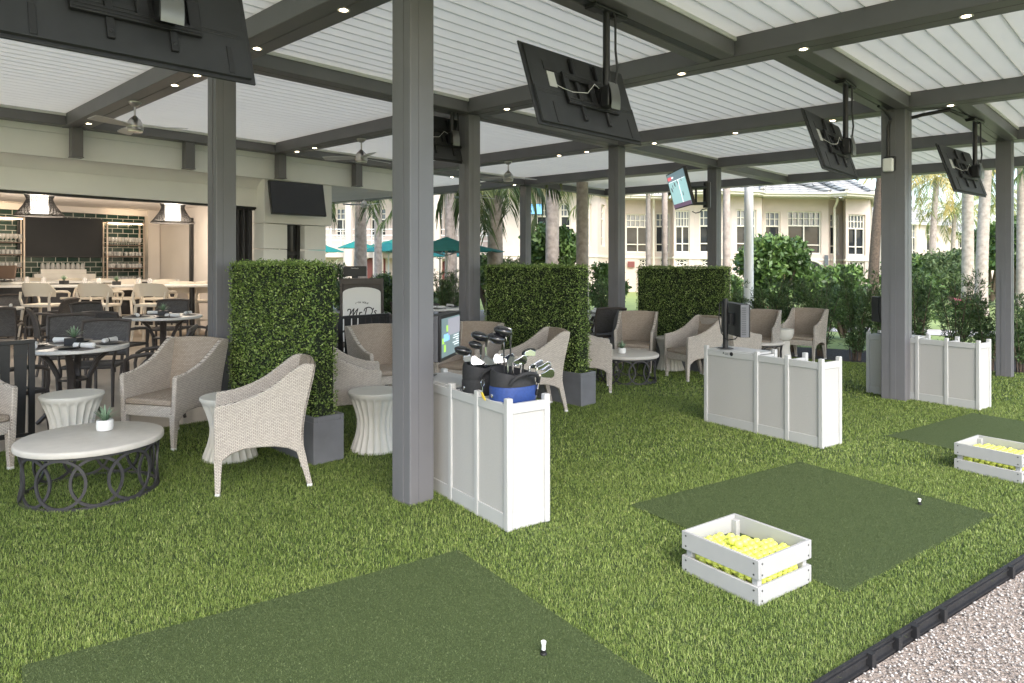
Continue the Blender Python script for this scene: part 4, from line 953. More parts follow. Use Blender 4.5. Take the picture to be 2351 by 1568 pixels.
def balls(k, heap, lab):
    a = CA[k]; rb = .02135; rr = random.Random(20+k); pts = []
    X0, X1, Y0, Y1 = .018+rb, .422-rb, .018+rb, .447-rb
    zl = .024+rb; ly = 0
    while zl < .24:
        off = rb if ly % 2 else 0; y = Y0+off*.6; row = 0
        while y <= Y1+1e-6:
            x = X0+(off if row % 2 else 0)+(rb*.7 if ly % 2 else 0)
            while x <= X1+1e-6:
                if not ((x < .075 or x > .365) and (y < .075 or y > .39)): pts.append((x, y, zl, ly))
                x += 2*rb*1.012
            y += 2*rb*.93; row += 1
        zl += rb*1.56; ly += 1
    keep = []
    for x, y, z, l in pts:
        h = heap(x, y)
        if z > h: continue
        top = z > h-.062; gap = .055 < z < .15 and (x < .018+3.2*rb or y < .018+3.2*rb)
        if top or gap: keep.append((x+rr.uniform(-.003, .003), y+rr.uniform(-.003, .003), z+rr.uniform(-.003, .003)))
    c, s_ = math.cos(R(35.5)), math.sin(R(35.5))
    for x, y, z in keep:
        if bp_[0] is None:
            m = MB(); n = 20
            m.lathe([(rb*math.sin(math.pi*i/12)+1e-5, -rb*math.cos(math.pi*i/12)) for i in range(13)], n); m.k = 1
            for i in range(4):                                       # printed mark
                p = [];
                for q in range(7): an = -.35+.12*q; lt = .12*math.sin(i*1.9+q*1.3)*.6+.0; p.append(Vector((math.cos(an)*math.cos(lt+.1*i-.1), math.sin(an)*math.cos(lt), math.sin(lt+.1*i-.1)))*rb*1.004)
                if i in (0, 2): m.tube(p, .0007, 4)
            o = m.build('golf_ball', [M['ball'], M['ink']], smooth=70); bp_[0] = o
        else: o = bp_[0].copy(); col.objects.link(o)
        wx, wy = a[0]+c*x-s_*y, a[1]+s_*x+c*y
        o.location = (wx, wy, z+gz(a[0])); o.rotation_euler = (rr.uniform(0, 6.28), rr.uniform(0, 6.28), rr.uniform(0, 6.28))
        tag(o, lab, 'golf ball', 'yellow golf balls in the '+('near' if k == 0 else 'cut off')+' crate')
balls(0, lambda x, y: .150+.035*math.exp(-((x-.2)**2+(y-.27)**2)/.012)-.05*max(0, (x-.25)/.2)*max(0, (y-.2)/.2), 'yellow golf ball heaped in the light grey crate on the middle mat')
balls(1, lambda x, y: .145+.02*math.exp(-((x-.2)**2+(y-.3)**2)/.02), 'yellow golf ball heaped in the crate cut by the right edge')
def tee(lab, xy, h):
    t = thing('rubber_tee', lab, 'tee', xy, 0, 'white rubber tees', .012)
    MB().lathe([(.014, 0), (.014, .004), (.010, .008), (.0095, .02)], 16).build('base', M['ink'], t)
    MB().lathe([(.0085, .02), (.008, h*.75), (.0115, h), (.0105, h+.003), (.003, h)], 16).build('stem', M['white'], t)
tee('white rubber tee on black base in the near mat', g(1248, 1509), .05)
tee('white rubber tee in the mat behind the crate of balls', g(2111, 1162), .035)

# ================================================================== dining terrace
def dining_chair(lab, xy, F, proto=[]):
    if proto: return dup(proto[0], lab, xy, face(F))
    t = thing('dining_chair', lab, 'chair', xy, face(F), 'dark woven dining chairs'); proto.append(t)
    def byz(z): return -.235-.05*max(0, z-.44)/.44-.05*max(0, (z-.66)/.2)**2
    m = MB()
    for s in (-1, 1): m.tube([(s*.245, byz(z)+.0, z) for z in (.40, .52, .64, .75, .86)], [.017, .018, .018, .018, .017], 8)
    m.tube([(-.255, byz(.86), .865), (-.1, byz(.88)-.008, .882), (.1, byz(.88)-.008, .882), (.255, byz(.86), .865)], .020, 8); m.tube([(-.245, byz(.5), .50), (.245, byz(.5), .50)], .015, 8)
    m.build('back_frame', M['darkframe'], t)
    MB().grid(lambda p, q: ((p-.5)*.47, byz(.5+.365*q)-.012*math.sin(p*math.pi), .5+.365*q), 6, 8, (0, -.012, 0)).build('back_panel', M['darkweave'], t, smooth=60)
    m = MB(); m.tube([(-.245, -.235, .42), (-.25, .24, .42), (.25, .24, .42), (.245, -.235, .42)], .018, 8, True); m.build('seat_frame', M['darkframe'], t)
    MB().grid(lambda p, q: ((p-.5)*.48, -.225+.455*q, .428-.008*math.sin(p*math.pi)), 6, 6, (0, 0, -.012)).build('seat', M['darkweave'], t, smooth=60)
    for s in (-1, 1):
        MB().tube([(s*.25, byz(.62), .62), (s*.275, -.12, .645), (s*.285, .05, .648), (s*.285, .18, .632), (s*.28, .235, .60), (s*.262, .25, .50), (s*.252, .245, .42)], [.015, .018, .021, .021, .018, .016, .016], 8, flat=.8).build('arm', M['darkframe'], t)
        MB().tube([(s*.252, .24, .42), (s*.255, .25, .2), (s*.26, .27, 0)], [.021, .018, .015], 8).build('leg', M['darkframe'], t)
        MB().tube([(s*.247, -.235, .42), (s*.25, -.25, .2), (s*.255, -.29, 0)], [.021, .018, .015], 8).build('leg', M['darkframe'], t)
    return t
def napkin(lab, xy, rz, z, proto=[]):
    if proto: return dup(proto[0], lab, xy, rz, z)
    t = thing('napkin', lab, 'napkin', xy, rz, 'rolled white napkins', z); proto.append(t)
    MB().tube([(-.11, 0, .022), (-.10, 0, .024), (.0, .004, .026), (.09, .0, .024), (.10, 0, .022)], [.012, .026, .024, .027, .016], 12, flat=.85).build('roll', M['cloth'], t)
    MB().tube([(-.045, .0, .024), (-.040, 0, .024)], [.0262, .0262], 12, flat=.86).tube([(-.035, .0, .024), (-.033, 0, .024)], [.0262, .0262], 12, flat=.86).build('stripe', M['ink'], t)
def dplate(lab, xy, z, proto=[]):
    if proto: o = proto[0].copy(); col.objects.link(o)
    else: o = MB().lathe([(.05, 0), (.06, .003), (.095, .012), (.105, .018), (.10, .019), (.06, .008), (.001, .007)], 36).build('plate', M['plate'], smooth=60); proto.append(o)
    o.location = (*xy, z+gz(xy[0])); return tag(o, lab, 'plate', 'charcoal side plates')
def dining_table(lab, xy, Rt, short, set_=4, rz=.4, base=[]):
    t = thing('dining_table', lab, 'dining table', xy, rz, 'round pale dining tables')
    MB().lathe([(.01, .70), (Rt-.02, .70), (Rt, .708), (Rt, .732), (Rt-.006, .74), (.01, .74)], 64).build('table_top', M['terrazzo'], t, smooth=40)
    for k in range(4):
        a = k*math.pi/2; c, s = math.cos(a), math.sin(a)
        pts = [(.30, .69), (.20, .60), (.13, .45), (.12, .3), (.17, .15), (.30, .012)]
        MB().tube([(r*c, r*s, z) for r, z in pts], [.02, .024, .026, .026, .024, .02], 8, flat=1.4).build('leg', M['darkframe'], t)
    MB().lathe([(.06, .40), (.13, .41), (.13, .43), (.06, .44)], 20).build('hub', M['darkframe'], t)
    for k in range(set_):
        a = rz+k*2*math.pi/set_+.3; rp = Rt*.66; c, s = math.cos(a), math.sin(a); x, y = xy[0]+rp*c, xy[1]+rp*s
        o = MB().lathe([(.001, 0), (.17, 0), (.172, .002), (.17, .003), (.001, .003)], 40).build('placemat', M['placemat'], smooth=None); o.location = (x, y, .7405+gz(x)); tag(o, f'round grey placemat on {short}', 'placemat', f'placemats on {short}')
        dplate(f'charcoal side plate on {short}', (x+.10*s-.02*c, y-.10*c-.02*s), .7442)
        napkin(f'rolled white napkin with black stripe on {short}', (x-.04*s, y+.05*c), a+1.2+rnd.uniform(-.4, .4), .7442)
    succulent('potted_succulent', f'spiky succulent in square black pot on {short}', xy, .7405, 'box')
    return t
T1, T2, T3, T4, T5 = (-4.22, 6.72), (-5.14, 10.28), (-8.55, 11.3), (-1.42, 12.99), (1.31, 12.4)
dining_table('round pale dining table nearest us, left of the wicker armchair', T1, .47, 'the nearest dining table')
dining_table('round pale dining table by the tall left post and first hedge', T2, .53, 'the dining table by the left post')
dining_table('round pale dining table cut by the left edge', T3, .53, 'the dining table at the left edge')
dining_table('round pale dining table seen between the big post and inner post', T4, .53, 'the dining table behind the big post', 3)
dining_table('round pale dining table seen right of the second hedge', T5, .53, 'the dining table right of the second hedge', 3)
for lab, xy, F in (
    ('dark woven dining chair seen from behind at the railing end', (-4.40, 5.98), (.35, .94)),
    ('dark woven dining chair facing us across the nearest dining table', (-4.55, 7.62), (.2, -.98)),
    ('dark woven dining chair in profile right of the nearest dining table', (-3.62, 7.12), (-.92, -.3)),
    ('dark woven dining chair seen from behind in front of the second table', (-5.28, 9.35), (.15, .99)),
    ('dark woven dining chair turned right at the left of the second table', (-6.35, 10.75), (.9, -.4)),
    ('dark woven dining chair facing us on the far side of the second table', (-5.72, 11.6), (.2, -.98)),
    ('dark woven dining chair in profile left of the tall left post', (-4.33, 9.95), (-.96, .25)),
    ('dark woven dining chair with back to the stools, left of centre', (-7.75, 11.7), (-1, -.1)),
    ('dark woven dining chair on the far side of the left edge table', (-9.0, 12.3), (.1, -1)),
    ('dark woven dining chair on the near side of the left edge table', (-7.1, 9.6), (-.5, .86)),
    ('dark woven dining chair whose back leans out between bar and table', (-6.2, 9.55), (.75, .65)),
    ('dark woven dining chair just left of the white sign board', (-2.52, 9.7), (.1, 1)),
    ('dark woven dining chair just right of the white sign board', (-1.72, 9.45), (-.2, 1)),
    ('dark woven dining chair at the table seen behind the big post', (-1.75, 12.35), (.4, .9)),
    ('dark woven dining chair seen right of the second hedge', (1.55, 11.65), (-.2, 1)),
    ('dark woven dining chair behind the nearest table beside the left chair', (-5.25, 8.3), (.5, -.85))): dining_chair(lab, xy, F)
def bar_stool(lab, xy, F, proto=[]):
    if proto: return dup(proto[0], lab, xy, face(F))
    t = thing('bar_stool', lab, 'bar stool', xy, face(F), 'cream moulded bar stools'); proto.append(t)
    def bk(p, q):
        a = (p-.5)*2.3; r = .265+.02*q; z0 = .86-.02*abs(2*p-1); z1 = 1.10-.04*abs(2*p-1)**2-.10*max(0, abs(2*p-1)-.72)/.28
        zz = z0+(z1-z0)*q; return (r*math.sin(a)*1.0, -.02-r*math.cos(a)*.82-.05*q*math.cos(a), zz)
    MB().grid(bk, 20, 6, (0, .018, 0)).build('backrest', M['cream'], t, smooth=60, bevel=.004)
    for s in (-1, 1): MB().tube([(s*.225, -.12, .93), (s*.27, .0, .93), (s*.275, .12, .92), (s*.262, .19, .89), (s*.235, .2, .78), (s*.225, .19, .70)], [.022, .022, .022, .02, .018, .018], 8, flat=.8).build('arm', M['cream'], t)
    for s in (-1, 1): MB().tube([(s*.21, -.20, .70), (s*.225, -.225, .82), (s*.235, -.2, .93)], [.02, .018, .018], 8).build('back_upright', M['cream'], t)
    MB().grid(lambda p, q: ((p-.5)*.46*(1-.08*(1-q)), -.22+.43*q, .715-.02*math.sin(p*math.pi)*math.sin(q*math.pi)), 8, 8, (0, 0, -.05)).build('seat', M['cream'], t, smooth=60, bevel=.01)
    for s in (-1, 1):
        for y0, y1 in ((.18, .235), (-.19, -.25)): MB().tube([(s*.2, y0, .68), (s*.225, y0+(y1-y0)*.4, .35), (s*.245, y1, 0)], [.026, .021, .017], 8, flat=.8).build('leg', M['cream'], t)
    m = MB(); z = .28; m.tube([(-.23, .215, z), (.23, .215, z)], .012, 6); m.tube([(-.23, -.225, z+.04), (.23, -.225, z+.04)], .012, 6); m.build('foot_rail', M['cream'], t)
    return t
for i, (px_, yb, Y) in enumerate(((103, 0, 12.7), (229, 0, 12.9), (354, 0, 13.2))):
    bar_stool('cream bar stool seen from behind, '+('left', 'middle', 'right')[i]+' of three before the high table', atY(px_, Y), ((.08, 1), (-.03, 1), (-.1, 1))[i]).scale = (1.22, 1.1, 1.02)
for i, (px_, Y, F) in enumerate(((63, 14.9, (.2, -1)), (150, 15.0, (.1, -1)), (222, 15.1, (0, -1)), (285, 15.1, (.05, -1)), (365, 15.2, (-.1, -1)), (421, 14.4, (-.35, .94)), (470, 14.6, (-.5, .86)), (520, 14.8, (-.5, .86)))):
    bar_stool(('cream bar stool at the far side of the high table, far left', 'cream bar stool across from the left near stool', 'cream bar stool across between left and middle near stools', 'cream bar stool across beside the table succulent', 'cream bar stool across from the right near stool',
               'cream bar stool left of the tall left post', 'cream bar stool touching the tall left post', 'cream bar stool behind the tall left post')[i], atY(px_, Y), F).scale = (1.2, 1.1, 1.02)
for i, px_ in enumerate((147, 268)): succulent('potted_succulent', ('left', 'right')[i]+' spiky succulent in black pot on the high table among the stools', atY(px_, 13.8), 1.0405, 'box')
for i, px_ in enumerate((62, 100, 195, 227, 318, 344)):
    o = glass('jar'); x, y = atY(px_, 13.85); o.location = (x, y, 1.0405+gz(x)); tag(o, 'clear jar standing on the high table among the cream stools', 'glass', 'jars on the high table')
# railings of flat tapered slats
def railing(lab, u0, u1, w_, z1=.88):
    x0, y0 = P(u0, w_); x1, y1 = P(u1, w_); L = u1-u0
    t = thing('metal_railing', lab, 'railing', (x0, y0), URZ, 'dark slatted railings round the terrace')
    dz = lambda s: 0
    MB().bx(0, L, -.022, .022, z1-.035, z1).bx(0, L, -.018, .018, .07, .10).bx(0, .045, -.022, .022, 0, z1-.035).bx(L-.045, L, -.022, .022, 0, z1-.035).build('frame', M['blackmetal'], t, bevel=.003)
    n = max(3, round((L-.09)/.105))
    for i in range(n):
        c = .045+(i+.5)*(L-.09)/n; hw = (L-.09)/n/2-.004
        m = MB(); top = i % 2 == 0; a, b = (hw, hw*.62) if top else (hw*.75, hw)
        m.prism([(c-b, .10), (c+b, .10), (c+a*.8, .45), (c+a, z1-.035), (c-a, z1-.035), (c-a*.8, .45)], lambda p, q: (p, .004, q), lambda p, q: (p, -.004, q)); m.build('slat', M['blackmetal'], t)
    return t
railing('dark metal railing with tapered slats at the left edge', -3.2, -1.5, 4.93)
railing('dark metal railing with thin gaps behind the armchair by the sign', 1.05, 2.35, 4.6, .92)
# host stand with the restaurant sign and a monitor
hx = atY(831, 11.6)
t = thing('sign_stand', 'dark framed white sign board lettered for the 19th hole suites', 'sign', hx, R(6), None)
MB().bx(-.355, -.315, -.04, .04, 0, 1.30).bx(.315, .355, -.04, .04, 0, 1.30).bx(-.315, .315, -.04, .04, 1.20, 1.30).bx(-.315, .315, -.04, .04, 0, .08).build('frame', M['darkframe'], t, bevel=.004)
pts = [(-.31, .085), (.31, .085), (.31, 1.06)]+[(.31*math.cos(a*math.pi/12), 1.06+.095*math.sin(a*math.pi/12)) for a in range(1, 12)]+[(-.31, 1.06)]
MB().prism(pts, lambda a, b: (a, -.03, b), lambda a, b: (a, .0, b)).build('board', M['board'], t)
MB().bx(-.315, .315, .001, .03, .08, 1.2).build('back_board', M['darkframe'], t)
def text(body, size, mat, parent, loc_, rot=(R(90), 0, 0), shear_=0, bold=0, name='lettering', align='CENTER'):
    c = bpy.data.curves.new(name, 'FONT'); c.body = body; c.size = size; c.align_x = align; c.extrude = .0006; c.shear = shear_; c.offset = bold
    o = bpy.data.objects.new(name, c); col.objects.link(o); o.location = loc_; o.rotation_euler = rot; c.materials.append(mat)
    me = bpy.data.meshes.new_from_object(o.evaluated_get(bpy.context.evaluated_depsgraph_get())); bpy.data.objects.remove(o)
    o = bpy.data.objects.new(name, me); col.objects.link(o); o.location = loc_; o.rotation_euler = rot; o.parent = parent; return o
def arc(body, r, cz, a0, size, down=False):
    for i, ch in enumerate(body):
        if ch == ' ': continue
        a = a0*(i-(len(body)-1)/2)
        x = r*math.sin(a); z = cz+(r*math.cos(a) if not down else -r*math.cos(a))
        text(ch, size, M['ink'], t, (x, -.0315, z), (R(90), a if not down else -a, 0), 0, size*.03)
arc('19TH HOLE', .27, .62, .088, .038); arc('SUITES', .27, .78, .088, .038, True)
def stroke(pts, wd):                                               # brush lettering
    P_ = [Vector((x, -.0315, z)) for x, z in pts]; m = MB(); n = len(P_)
    sm_ = []
    for i in range(n-1):
        for q in range(6):
            f = q/6; p0, p1, p2, p3 = P_[max(i-1, 0)], P_[i], P_[i+1], P_[min(i+2, n-1)]
            sm_.append(.5*((2*p1)+(p2-p0)*f+(2*p0-5*p1+4*p2-p3)*f*f+(3*p1-p0-3*p2+p3)*f**3))
    sm_.append(P_[-1]); N = len(sm_)
    m.tube(sm_, [wd*(.55+.45*math.sin(math.pi*min(1, .15+i/N))) for i in range(N)], 6); b = m.build('lettering', M['ink'], t, smooth=None)
    for v_ in b.data.vertices: v_.co.y = -.0305-(.002 if v_.co.y < -.0315 else 0)
sx, sz, s0 = -.225, .655, 1.0
def S(l, wd=.0085): stroke([(sx+a*s0, sz+b*s0) for a, b in l], wd)
S([(.0, .10), (.0, .125), (.03, .135), (.045, .115), (.03, .05), (.005, .0)]); S([(.02, .02), (.06, .09), (.10, .15)]); S([(.10, .15), (.085, .07), (.075, .01)])
S([(.075, .01), (.12, .09), (.165, .15)]); S([(.165, .15), (.14, .06), (.145, .01), (.165, .015), (.185, .04)]); S([(.19, .085), (.185, .04), (.178, .01)]); S([(.18, .03), (.2, .075), (.222, .085), (.228, .07)])
S([(.305, .15), (.29, .08), (.275, .015)]); S([(.262, .10), (.28, .145), (.34, .165), (.392, .14), (.395, .08), (.35, .025), (.28, .008), (.262, .02)])
S([(.418, .155), (.41, .125)]); S([(.47, .10), (.45, .11), (.435, .09), (.455, .06), (.45, .025), (.42, .015), (.40, .03)])
MB().lathe([(.001, 0), (.009, 0), (.009, .002), (.001, .002)], 14, ax=Matrix.Translation((sx+.245, -.031, sz+.014)) @ Matrix.Rotation(R(90), 4, 'X')).build('lettering', pm('gold dot', (.55, .36, .06), .5), t)
t = thing('host_monitor', 'black monitor seen from behind on top of the white sign board', 'monitor', atY(815, 11.75), R(6), None, 1.3)
MB().bx(-.19, .19, -.02, .02, .03, .20).bx(-.05, .05, -.03, .03, 0, .05).build('shell', M['black'], t, bevel=.008); text('ViewSonic', .03, M['white'], t, (0, -.0212, .155))

# ================================================================== planting beyond the terrace
def podocarpus(lab, xy, h, seed, wd=.36):
    t = thing('podocarpus_shrub', lab, 'shrub', xy, 0, 'upright shrubs edging the turf'); rg = np.random.default_rng(seed)
    m = MB(); C = []; D = []
    for i in range(13):
        a = rg.uniform(0, 6.28); r0 = rg.uniform(.01, .09); lean = rg.uniform(.1, wd); hh = h*rg.uniform(.68, 1.03)
        pts = [Vector((r0*math.cos(a)+lean*math.cos(a)*f**1.5, r0*math.sin(a)+lean*math.sin(a)*f**1.5, hh*f)) for f in np.linspace(0, 1, 7)]
        m.tube(pts, [.011*(1-.75*f) for f in np.linspace(0, 1, 7)], 5)
        for q in range(34):                                        # side twigs carry the needles
            f = rg.uniform(.10, 1); k = min(5, int(f*6)); p = pts[k].lerp(pts[k+1], f*6-k) if f < 1 else pts[6]
            b = rg.uniform(0, 6.28); d = Vector((math.cos(b), math.sin(b), rg.uniform(.3, 1.5))).normalized(); L = rg.uniform(.07, .22)*(1.15-.5*f)
            for z in range(11): C.append(p+d*(L*(z+1)/11)); D.append(d)
    m.build('stem', M['bark'], t)
    C = np.array([tuple(c) for c in C]); D = np.array([tuple(d) for d in D]); n = len(C)
    ay = unit(D*.7+rg.normal(0, .62, (n, 3))+np.array([0, 0, .25])); ax = unit(np.cross(ay, rg.normal(size=(n, 3)))); s = rg.uniform(.026, .048, n)
    v, f = quads_at(C+ay*s[:, None], ax, ay, s*.14+.001, s)
    npobj('foliage', v, f, M['podo'], t, np.repeat(np.clip(rg.normal(.42, .22, n), 0, 1), 4)); return t
rowx = [(1708, 13.6, 1.25), (1765, 13.3, 1.35), (1822, 13.0, 1.3), (1886, 12.5, 1.45), (1962, 11.95, 1.5), (2020, 11.7, 1.35), (2105, 11.6, 1.5), (2196, 11.2, 1.5), (2270, 11.0, 1.2), (2345, 10.9, 1.35)]
rl = ['left end of the shrub row beside the third hedge', 'second from the left end of the shrub row', 'behind the drum side table', 'behind the right hand armchair of the drum table', 'tallest before the double post with bare mulch at its foot', 'partly hidden by the double post',
      'behind the touch screen right of the double post', 'against the bright lawn between the right posts', 'just left of the farthest right post', 'cut by the right edge']
protoP = None
for k, ((px_, Y, h), lab) in enumerate(zip(rowx, rl)): podocarpus('upright dark green shrub, '+lab, atY(px_, Y), h, 100+k)
for k, (px_, Y, h) in enumerate(((1392, 14.6, 1.25), (1640, 14.4, 1.3), (1022, 17.5, 1.3), (1045, 17.2, 1.35))): podocarpus('upright dark green shrub '+('right of the second hedge', 'behind the third hedge', 'left beside the inner post', 'right beside the inner post')[k], atY(px_, Y), h, 140+k)
def bush(name, lab, px_, Y, r, h, n, leaf, seed, mat='bush', base=0., trunk=True, cat='bush', asp=.5):
    xy = atY(px_, Y); t = thing(name, lab, cat, xy, 0, None); rg = np.random.default_rng(seed)
    if trunk:
        m = MB()
        for i in range(6): a = rg.uniform(0, 6.28); e = Vector((r*.5*math.cos(a), r*.5*math.sin(a), base+(h-base)*.6)); m.tube([(0, 0, 0), e*.45+Vector((0, 0, .05)), e], [.05*r+.02, .035*r+.015, .012], 6)
        m.build('trunk', M['bark'], t)
    cs = []; rs = []
    for i in range(26):
        a = rg.uniform(0, 6.28); f = rg.uniform(.1, 1)**.6; el_ = rg.uniform(-.75, 1)
        cs.append((r*.72*f*math.cos(a)*math.sqrt(max(.05, 1-el_*el_*.8)), r*.72*f*math.sin(a)*math.sqrt(max(.05, 1-el_*el_*.8)), base+(h-base)*(.5+.36*el_))); q = rg.uniform(.2, .38)*r; rs.append((q, q, q*.8*min(1.2, (h-base)/(1.6*r))))
    leafcloud('crown', M[mat], t, cs, rs, n, leaf, seed, asp, .3, shell=.45); return t
bush('round_bush', 'big round bright green bush behind the second hedge', 1275, 24, 1.55, 3.05, 9000, .10, 1)
bush('round_bush', 'big round bright green bush before the arched doorway', 1790, 25, 1.65, 2.75, 9500, .10, 2)
bush('low_bush', 'low green bush right of the arched doorway', 1945, 25, 1.2, 1.7, 5000, .09, 3)
bush('low_bush', 'low green bush below the left end of the cream house', 1395, 21, .8, 1.75, 3000, .07, 4)
bush('low_bush', 'dark low bush at the foot of the white lamp pole', 1668, 22, .95, 1.5, 3500, .07, 5)
bush('flower_bush', 'pale green bush with blossoms left of the corner post', 1118, 22, .85, 1.9, 3000, .07, 6)
bush('flower_bush', 'feathery pale bush behind the corner post foot', 1180, 20, .75, 1.75, 3000, .08, 7, 'farleaf', asp=.2)
bush('ground_bush', 'low feathery bush below the teal umbrellas at left', 778, 22, .9, 1.5, 3000, .09, 8, 'farleaf', asp=.2)
bush('ground_bush', 'low yellow green bush under the right teal umbrella', 885, 22, .9, 1.25, 3500, .08, 9, asp=.25)
bush('clipped_bush', 'dark clipped bush line behind the white sign board', 850, 19, 1.3, 1.15, 5000, .05, 10, 'podo', trunk=False)
bush('clipped_bush', 'dark clipped bush beside the big near post', 935, 19, 1.2, 1.15, 5000, .05, 11, 'podo', trunk=False)
bush('spreading_tree', 'grey green cypress like bush in the far garden', 2190, 30, 1.5, 2.5, 7500, .10, 12, 'farleaf', asp=.25, cat='tree')
bush('spreading_tree', 'dark green bush in the far garden beside the double post', 2105, 34, 1.9, 2.3, 6000, .13, 13)
bush('spreading_tree', 'spreading tree with bare trunk in the far garden, left of the last post', 2275, 36, 2.4, 3.6, 7000, .13, 14, 'bush', 1.1, cat='tree')
bush('spreading_tree', 'spreading tree at the right edge behind the last post', 2345, 32, 2.2, 4.0, 7000, .13, 15, 'bush', 1.0, cat='tree')
bush('ground_bush', 'low yellow green bush right of the double post', 2115, 19, .75, 1.55, 3500, .07, 16, asp=.2)
bush('ground_bush', 'low bright bush behind the tallest shrub of the row', 1935, 16, .8, 1.25, 3500, .06, 17, asp=.2)
for i, (px_, Y) in enumerate(((1755, 19), (1700, 18.5), (2212, 24), (1640, 19))):
    xy = atY(px_, Y); t = thing('flower_clump', 'pink flowering clump '+('behind the armchairs', 'behind the third hedge end', 'in the far right garden', 'low behind the third hedge')[i], 'flowers', xy)
    leafcloud('leaves', M['bush'], t, [(0, 0, .25)], [(.5, .5, .28)], 900, .05, 30+i); leafcloud('blossom', M['flower'], t, [(0, 0, .35)], [(.42, .42, .24)], 160, .035, 40+i)
def frond(rg, o, a, L, droop, el0, leafL, V, T, F, npair=34, tl=(.2, .8), hang=1.):
    """one pinnate frond: arching rachis with paired leaflets"""
    d = np.array([math.cos(a), math.sin(a), 0.]); sd = np.array([-math.sin(a), math.cos(a), 0.]); pts = []
    el = el0; p = np.array(o, float); n = 16
    for i in range(n+1):
        pts.append(p.copy()); p = p+(d*math.cos(el)+np.array([0, 0, math.sin(el)]))*L/n; el -= droop/n
    pts = np.array(pts); t0 = rg.uniform(*tl)
    for i in range(npair):
        f = (i+.5)/npair; x = .12+.88*f; k = min(n-1, int(x*n)); q = pts[k]+(pts[k+1]-pts[k])*(x*n-k); tg = pts[k+1]-pts[k]; tg = tg/np.linalg.norm(tg)
        for s in (-1, 1):
            l = leafL*(math.sin(min(1, .25+f*1.1)*math.pi*.75)+.25)*rg.uniform(.8, 1.15)
            dr = tg*.55+sd*s*rg.uniform(.6, 1)+np.array([0, 0, -1])*hang*rg.uniform(.35, .8); dr /= np.linalg.norm(dr)
            w_ = np.cross(dr, rg.normal(size=3)); w_ = w_/np.linalg.norm(w_)*leafL*.035; o_ = len(V)
            mid = q+dr*l*.5; tip = q+dr*l*.85+np.array([0, 0, -1])*l*.28*hang
            V += [q-w_*.5, q+w_*.5, mid+w_, mid-w_, tip+w_*.15, tip-w_*.15]; F += [(o_, o_+1, o_+2, o_+3), (o_+3, o_+2, o_+4, o_+5)]; T += [np.clip(t0+rg.normal()*.12, 0, 1)]*6
    for i in range(n):
        o_ = len(V); r = .022*(1-i/n)+.005; V += [pts[i]-sd*r, pts[i]+sd*r, pts[i+1]+sd*r*.9, pts[i+1]-sd*r*.9]; F.append((o_, o_+1, o_+2, o_+3)); T += [.85]*4
def palm(lab, px_, Y, h, r0, r1, kind='royal', seed=1, nf=13, L=2.6, lean=(0, 0), name='palm_tree'):
    xy = atY(px_, Y); t = thing(name, lab, 'palm tree', xy, 0, None); rg = np.random.default_rng(seed)
    top = Vector((lean[0], lean[1], h)); m = MB(); N = 44; pts = []; rr = []
    for i in range(N+1):
        f = i/N; pts.append(Vector((lean[0]*f**1.6, lean[1]*f**1.6, h*f))); rr.append((r0+(r1-r0)*f+.25*r0*math.exp(-f*14))*(1+(.028 if i % 2 else 0)))
    m.tube(pts, rr, 14); m.build('trunk', M['royal'] if kind == 'royal' else M['bark'] if kind == 'date' else M['royal'], t, smooth=50)
    z0 = top
    if kind == 'royal':
        ls = h*.16; MB().tube([top, top+Vector((0, 0, ls*.3)), top+Vector((0, 0, ls))], [r1*1.25, r1*1.15, r1*.55], 12).build('crownshaft', M['crownshaft'], t); z0 = top+Vector((0, 0, ls*.9))
    V, T, F = [], [], []
    for i in range(nf):
        a = i*2.399+rg.uniform(-.3, .3); age = i/nf
        frond(rg, z0, a, L*rg.uniform(.85, 1.1), 1.5+1.4*age, 1.25-1.2*age, .62 if kind != 'coco' else .5, V, T, F, 36, (.15, .65) if kind == 'royal' else (.2, 1.), 1.2 if kind == 'royal' else 1.)
    npobj('crown', V, F, M['coco'] if kind == 'coco' else M['frond'], t, T); return t
palm('royal palm with grey ringed trunk among the teal umbrellas', 828, 24, 4.0, .25, .17, seed=1, nf=14, L=2.4)
palm('slim royal palm trunk right of the teal umbrellas', 868, 27, 5.2, .16, .12, seed=2, nf=11, L=2.4)
palm('royal palm with ringed pinkish trunk between the inner and corner posts', 1137, 20, 3.5, .25, .19, seed=3, nf=16, L=2.2)
palm('royal palm with hanging fronds just right of the corner post', 1268, 23, 4.6, .24, .2, seed=4, nf=14, L=2.6)
palm('fat grey ringed royal palm behind the second hedge', 1337, 18, 4.4, .165, .145, seed=5, nf=10, L=2.2)
palm('royal palm hanging over the teal umbrellas, left behind the big post', 1035, 24, 4.4, .22, .18, seed=6, nf=14, L=2.4)
palm('thin ringed palm in front of the cream house window', 1488, 24, 4.8, .085, .075, seed=7, nf=9, L=1.8)
palm('pale grey palm trunk right of the thin ringed palm', 1526, 20, 5.2, .085, .08, seed=8, nf=8, L=2)
palm('mottled palm trunk beside the hockey television post', 1668, 21, 5.6, .115, .10, seed=9, nf=9, L=2.2)
palm('leaning slim palm left of the double post', 2004, 33, 7.4, .24, .17, 'date', 10, 12, 2.4, (.55, 0))
palm('tall palm trunk left of the green shafted palm', 2222, 27, 8.4, .21, .18, seed=11, nf=12, L=2.6)
palm('tall palm with bright green shaft and dark stained base', 2252, 24, 5.6, .2, .16, seed=12, nf=15, L=2.7, lean=(.22, 0))
palm('feathery coconut palm in the far garden right of the double post', 2138, 40, 6.6, .2, .14, 'coco', 13, 22, 3.2, (.3, 0), 'coconut_palm')
palm('yellowish coconut palm left of the tall palm trunk', 2185, 46, 5.2, .16, .12, 'coco', 14, 20, 2.8, (.2, 0), 'coconut_palm')
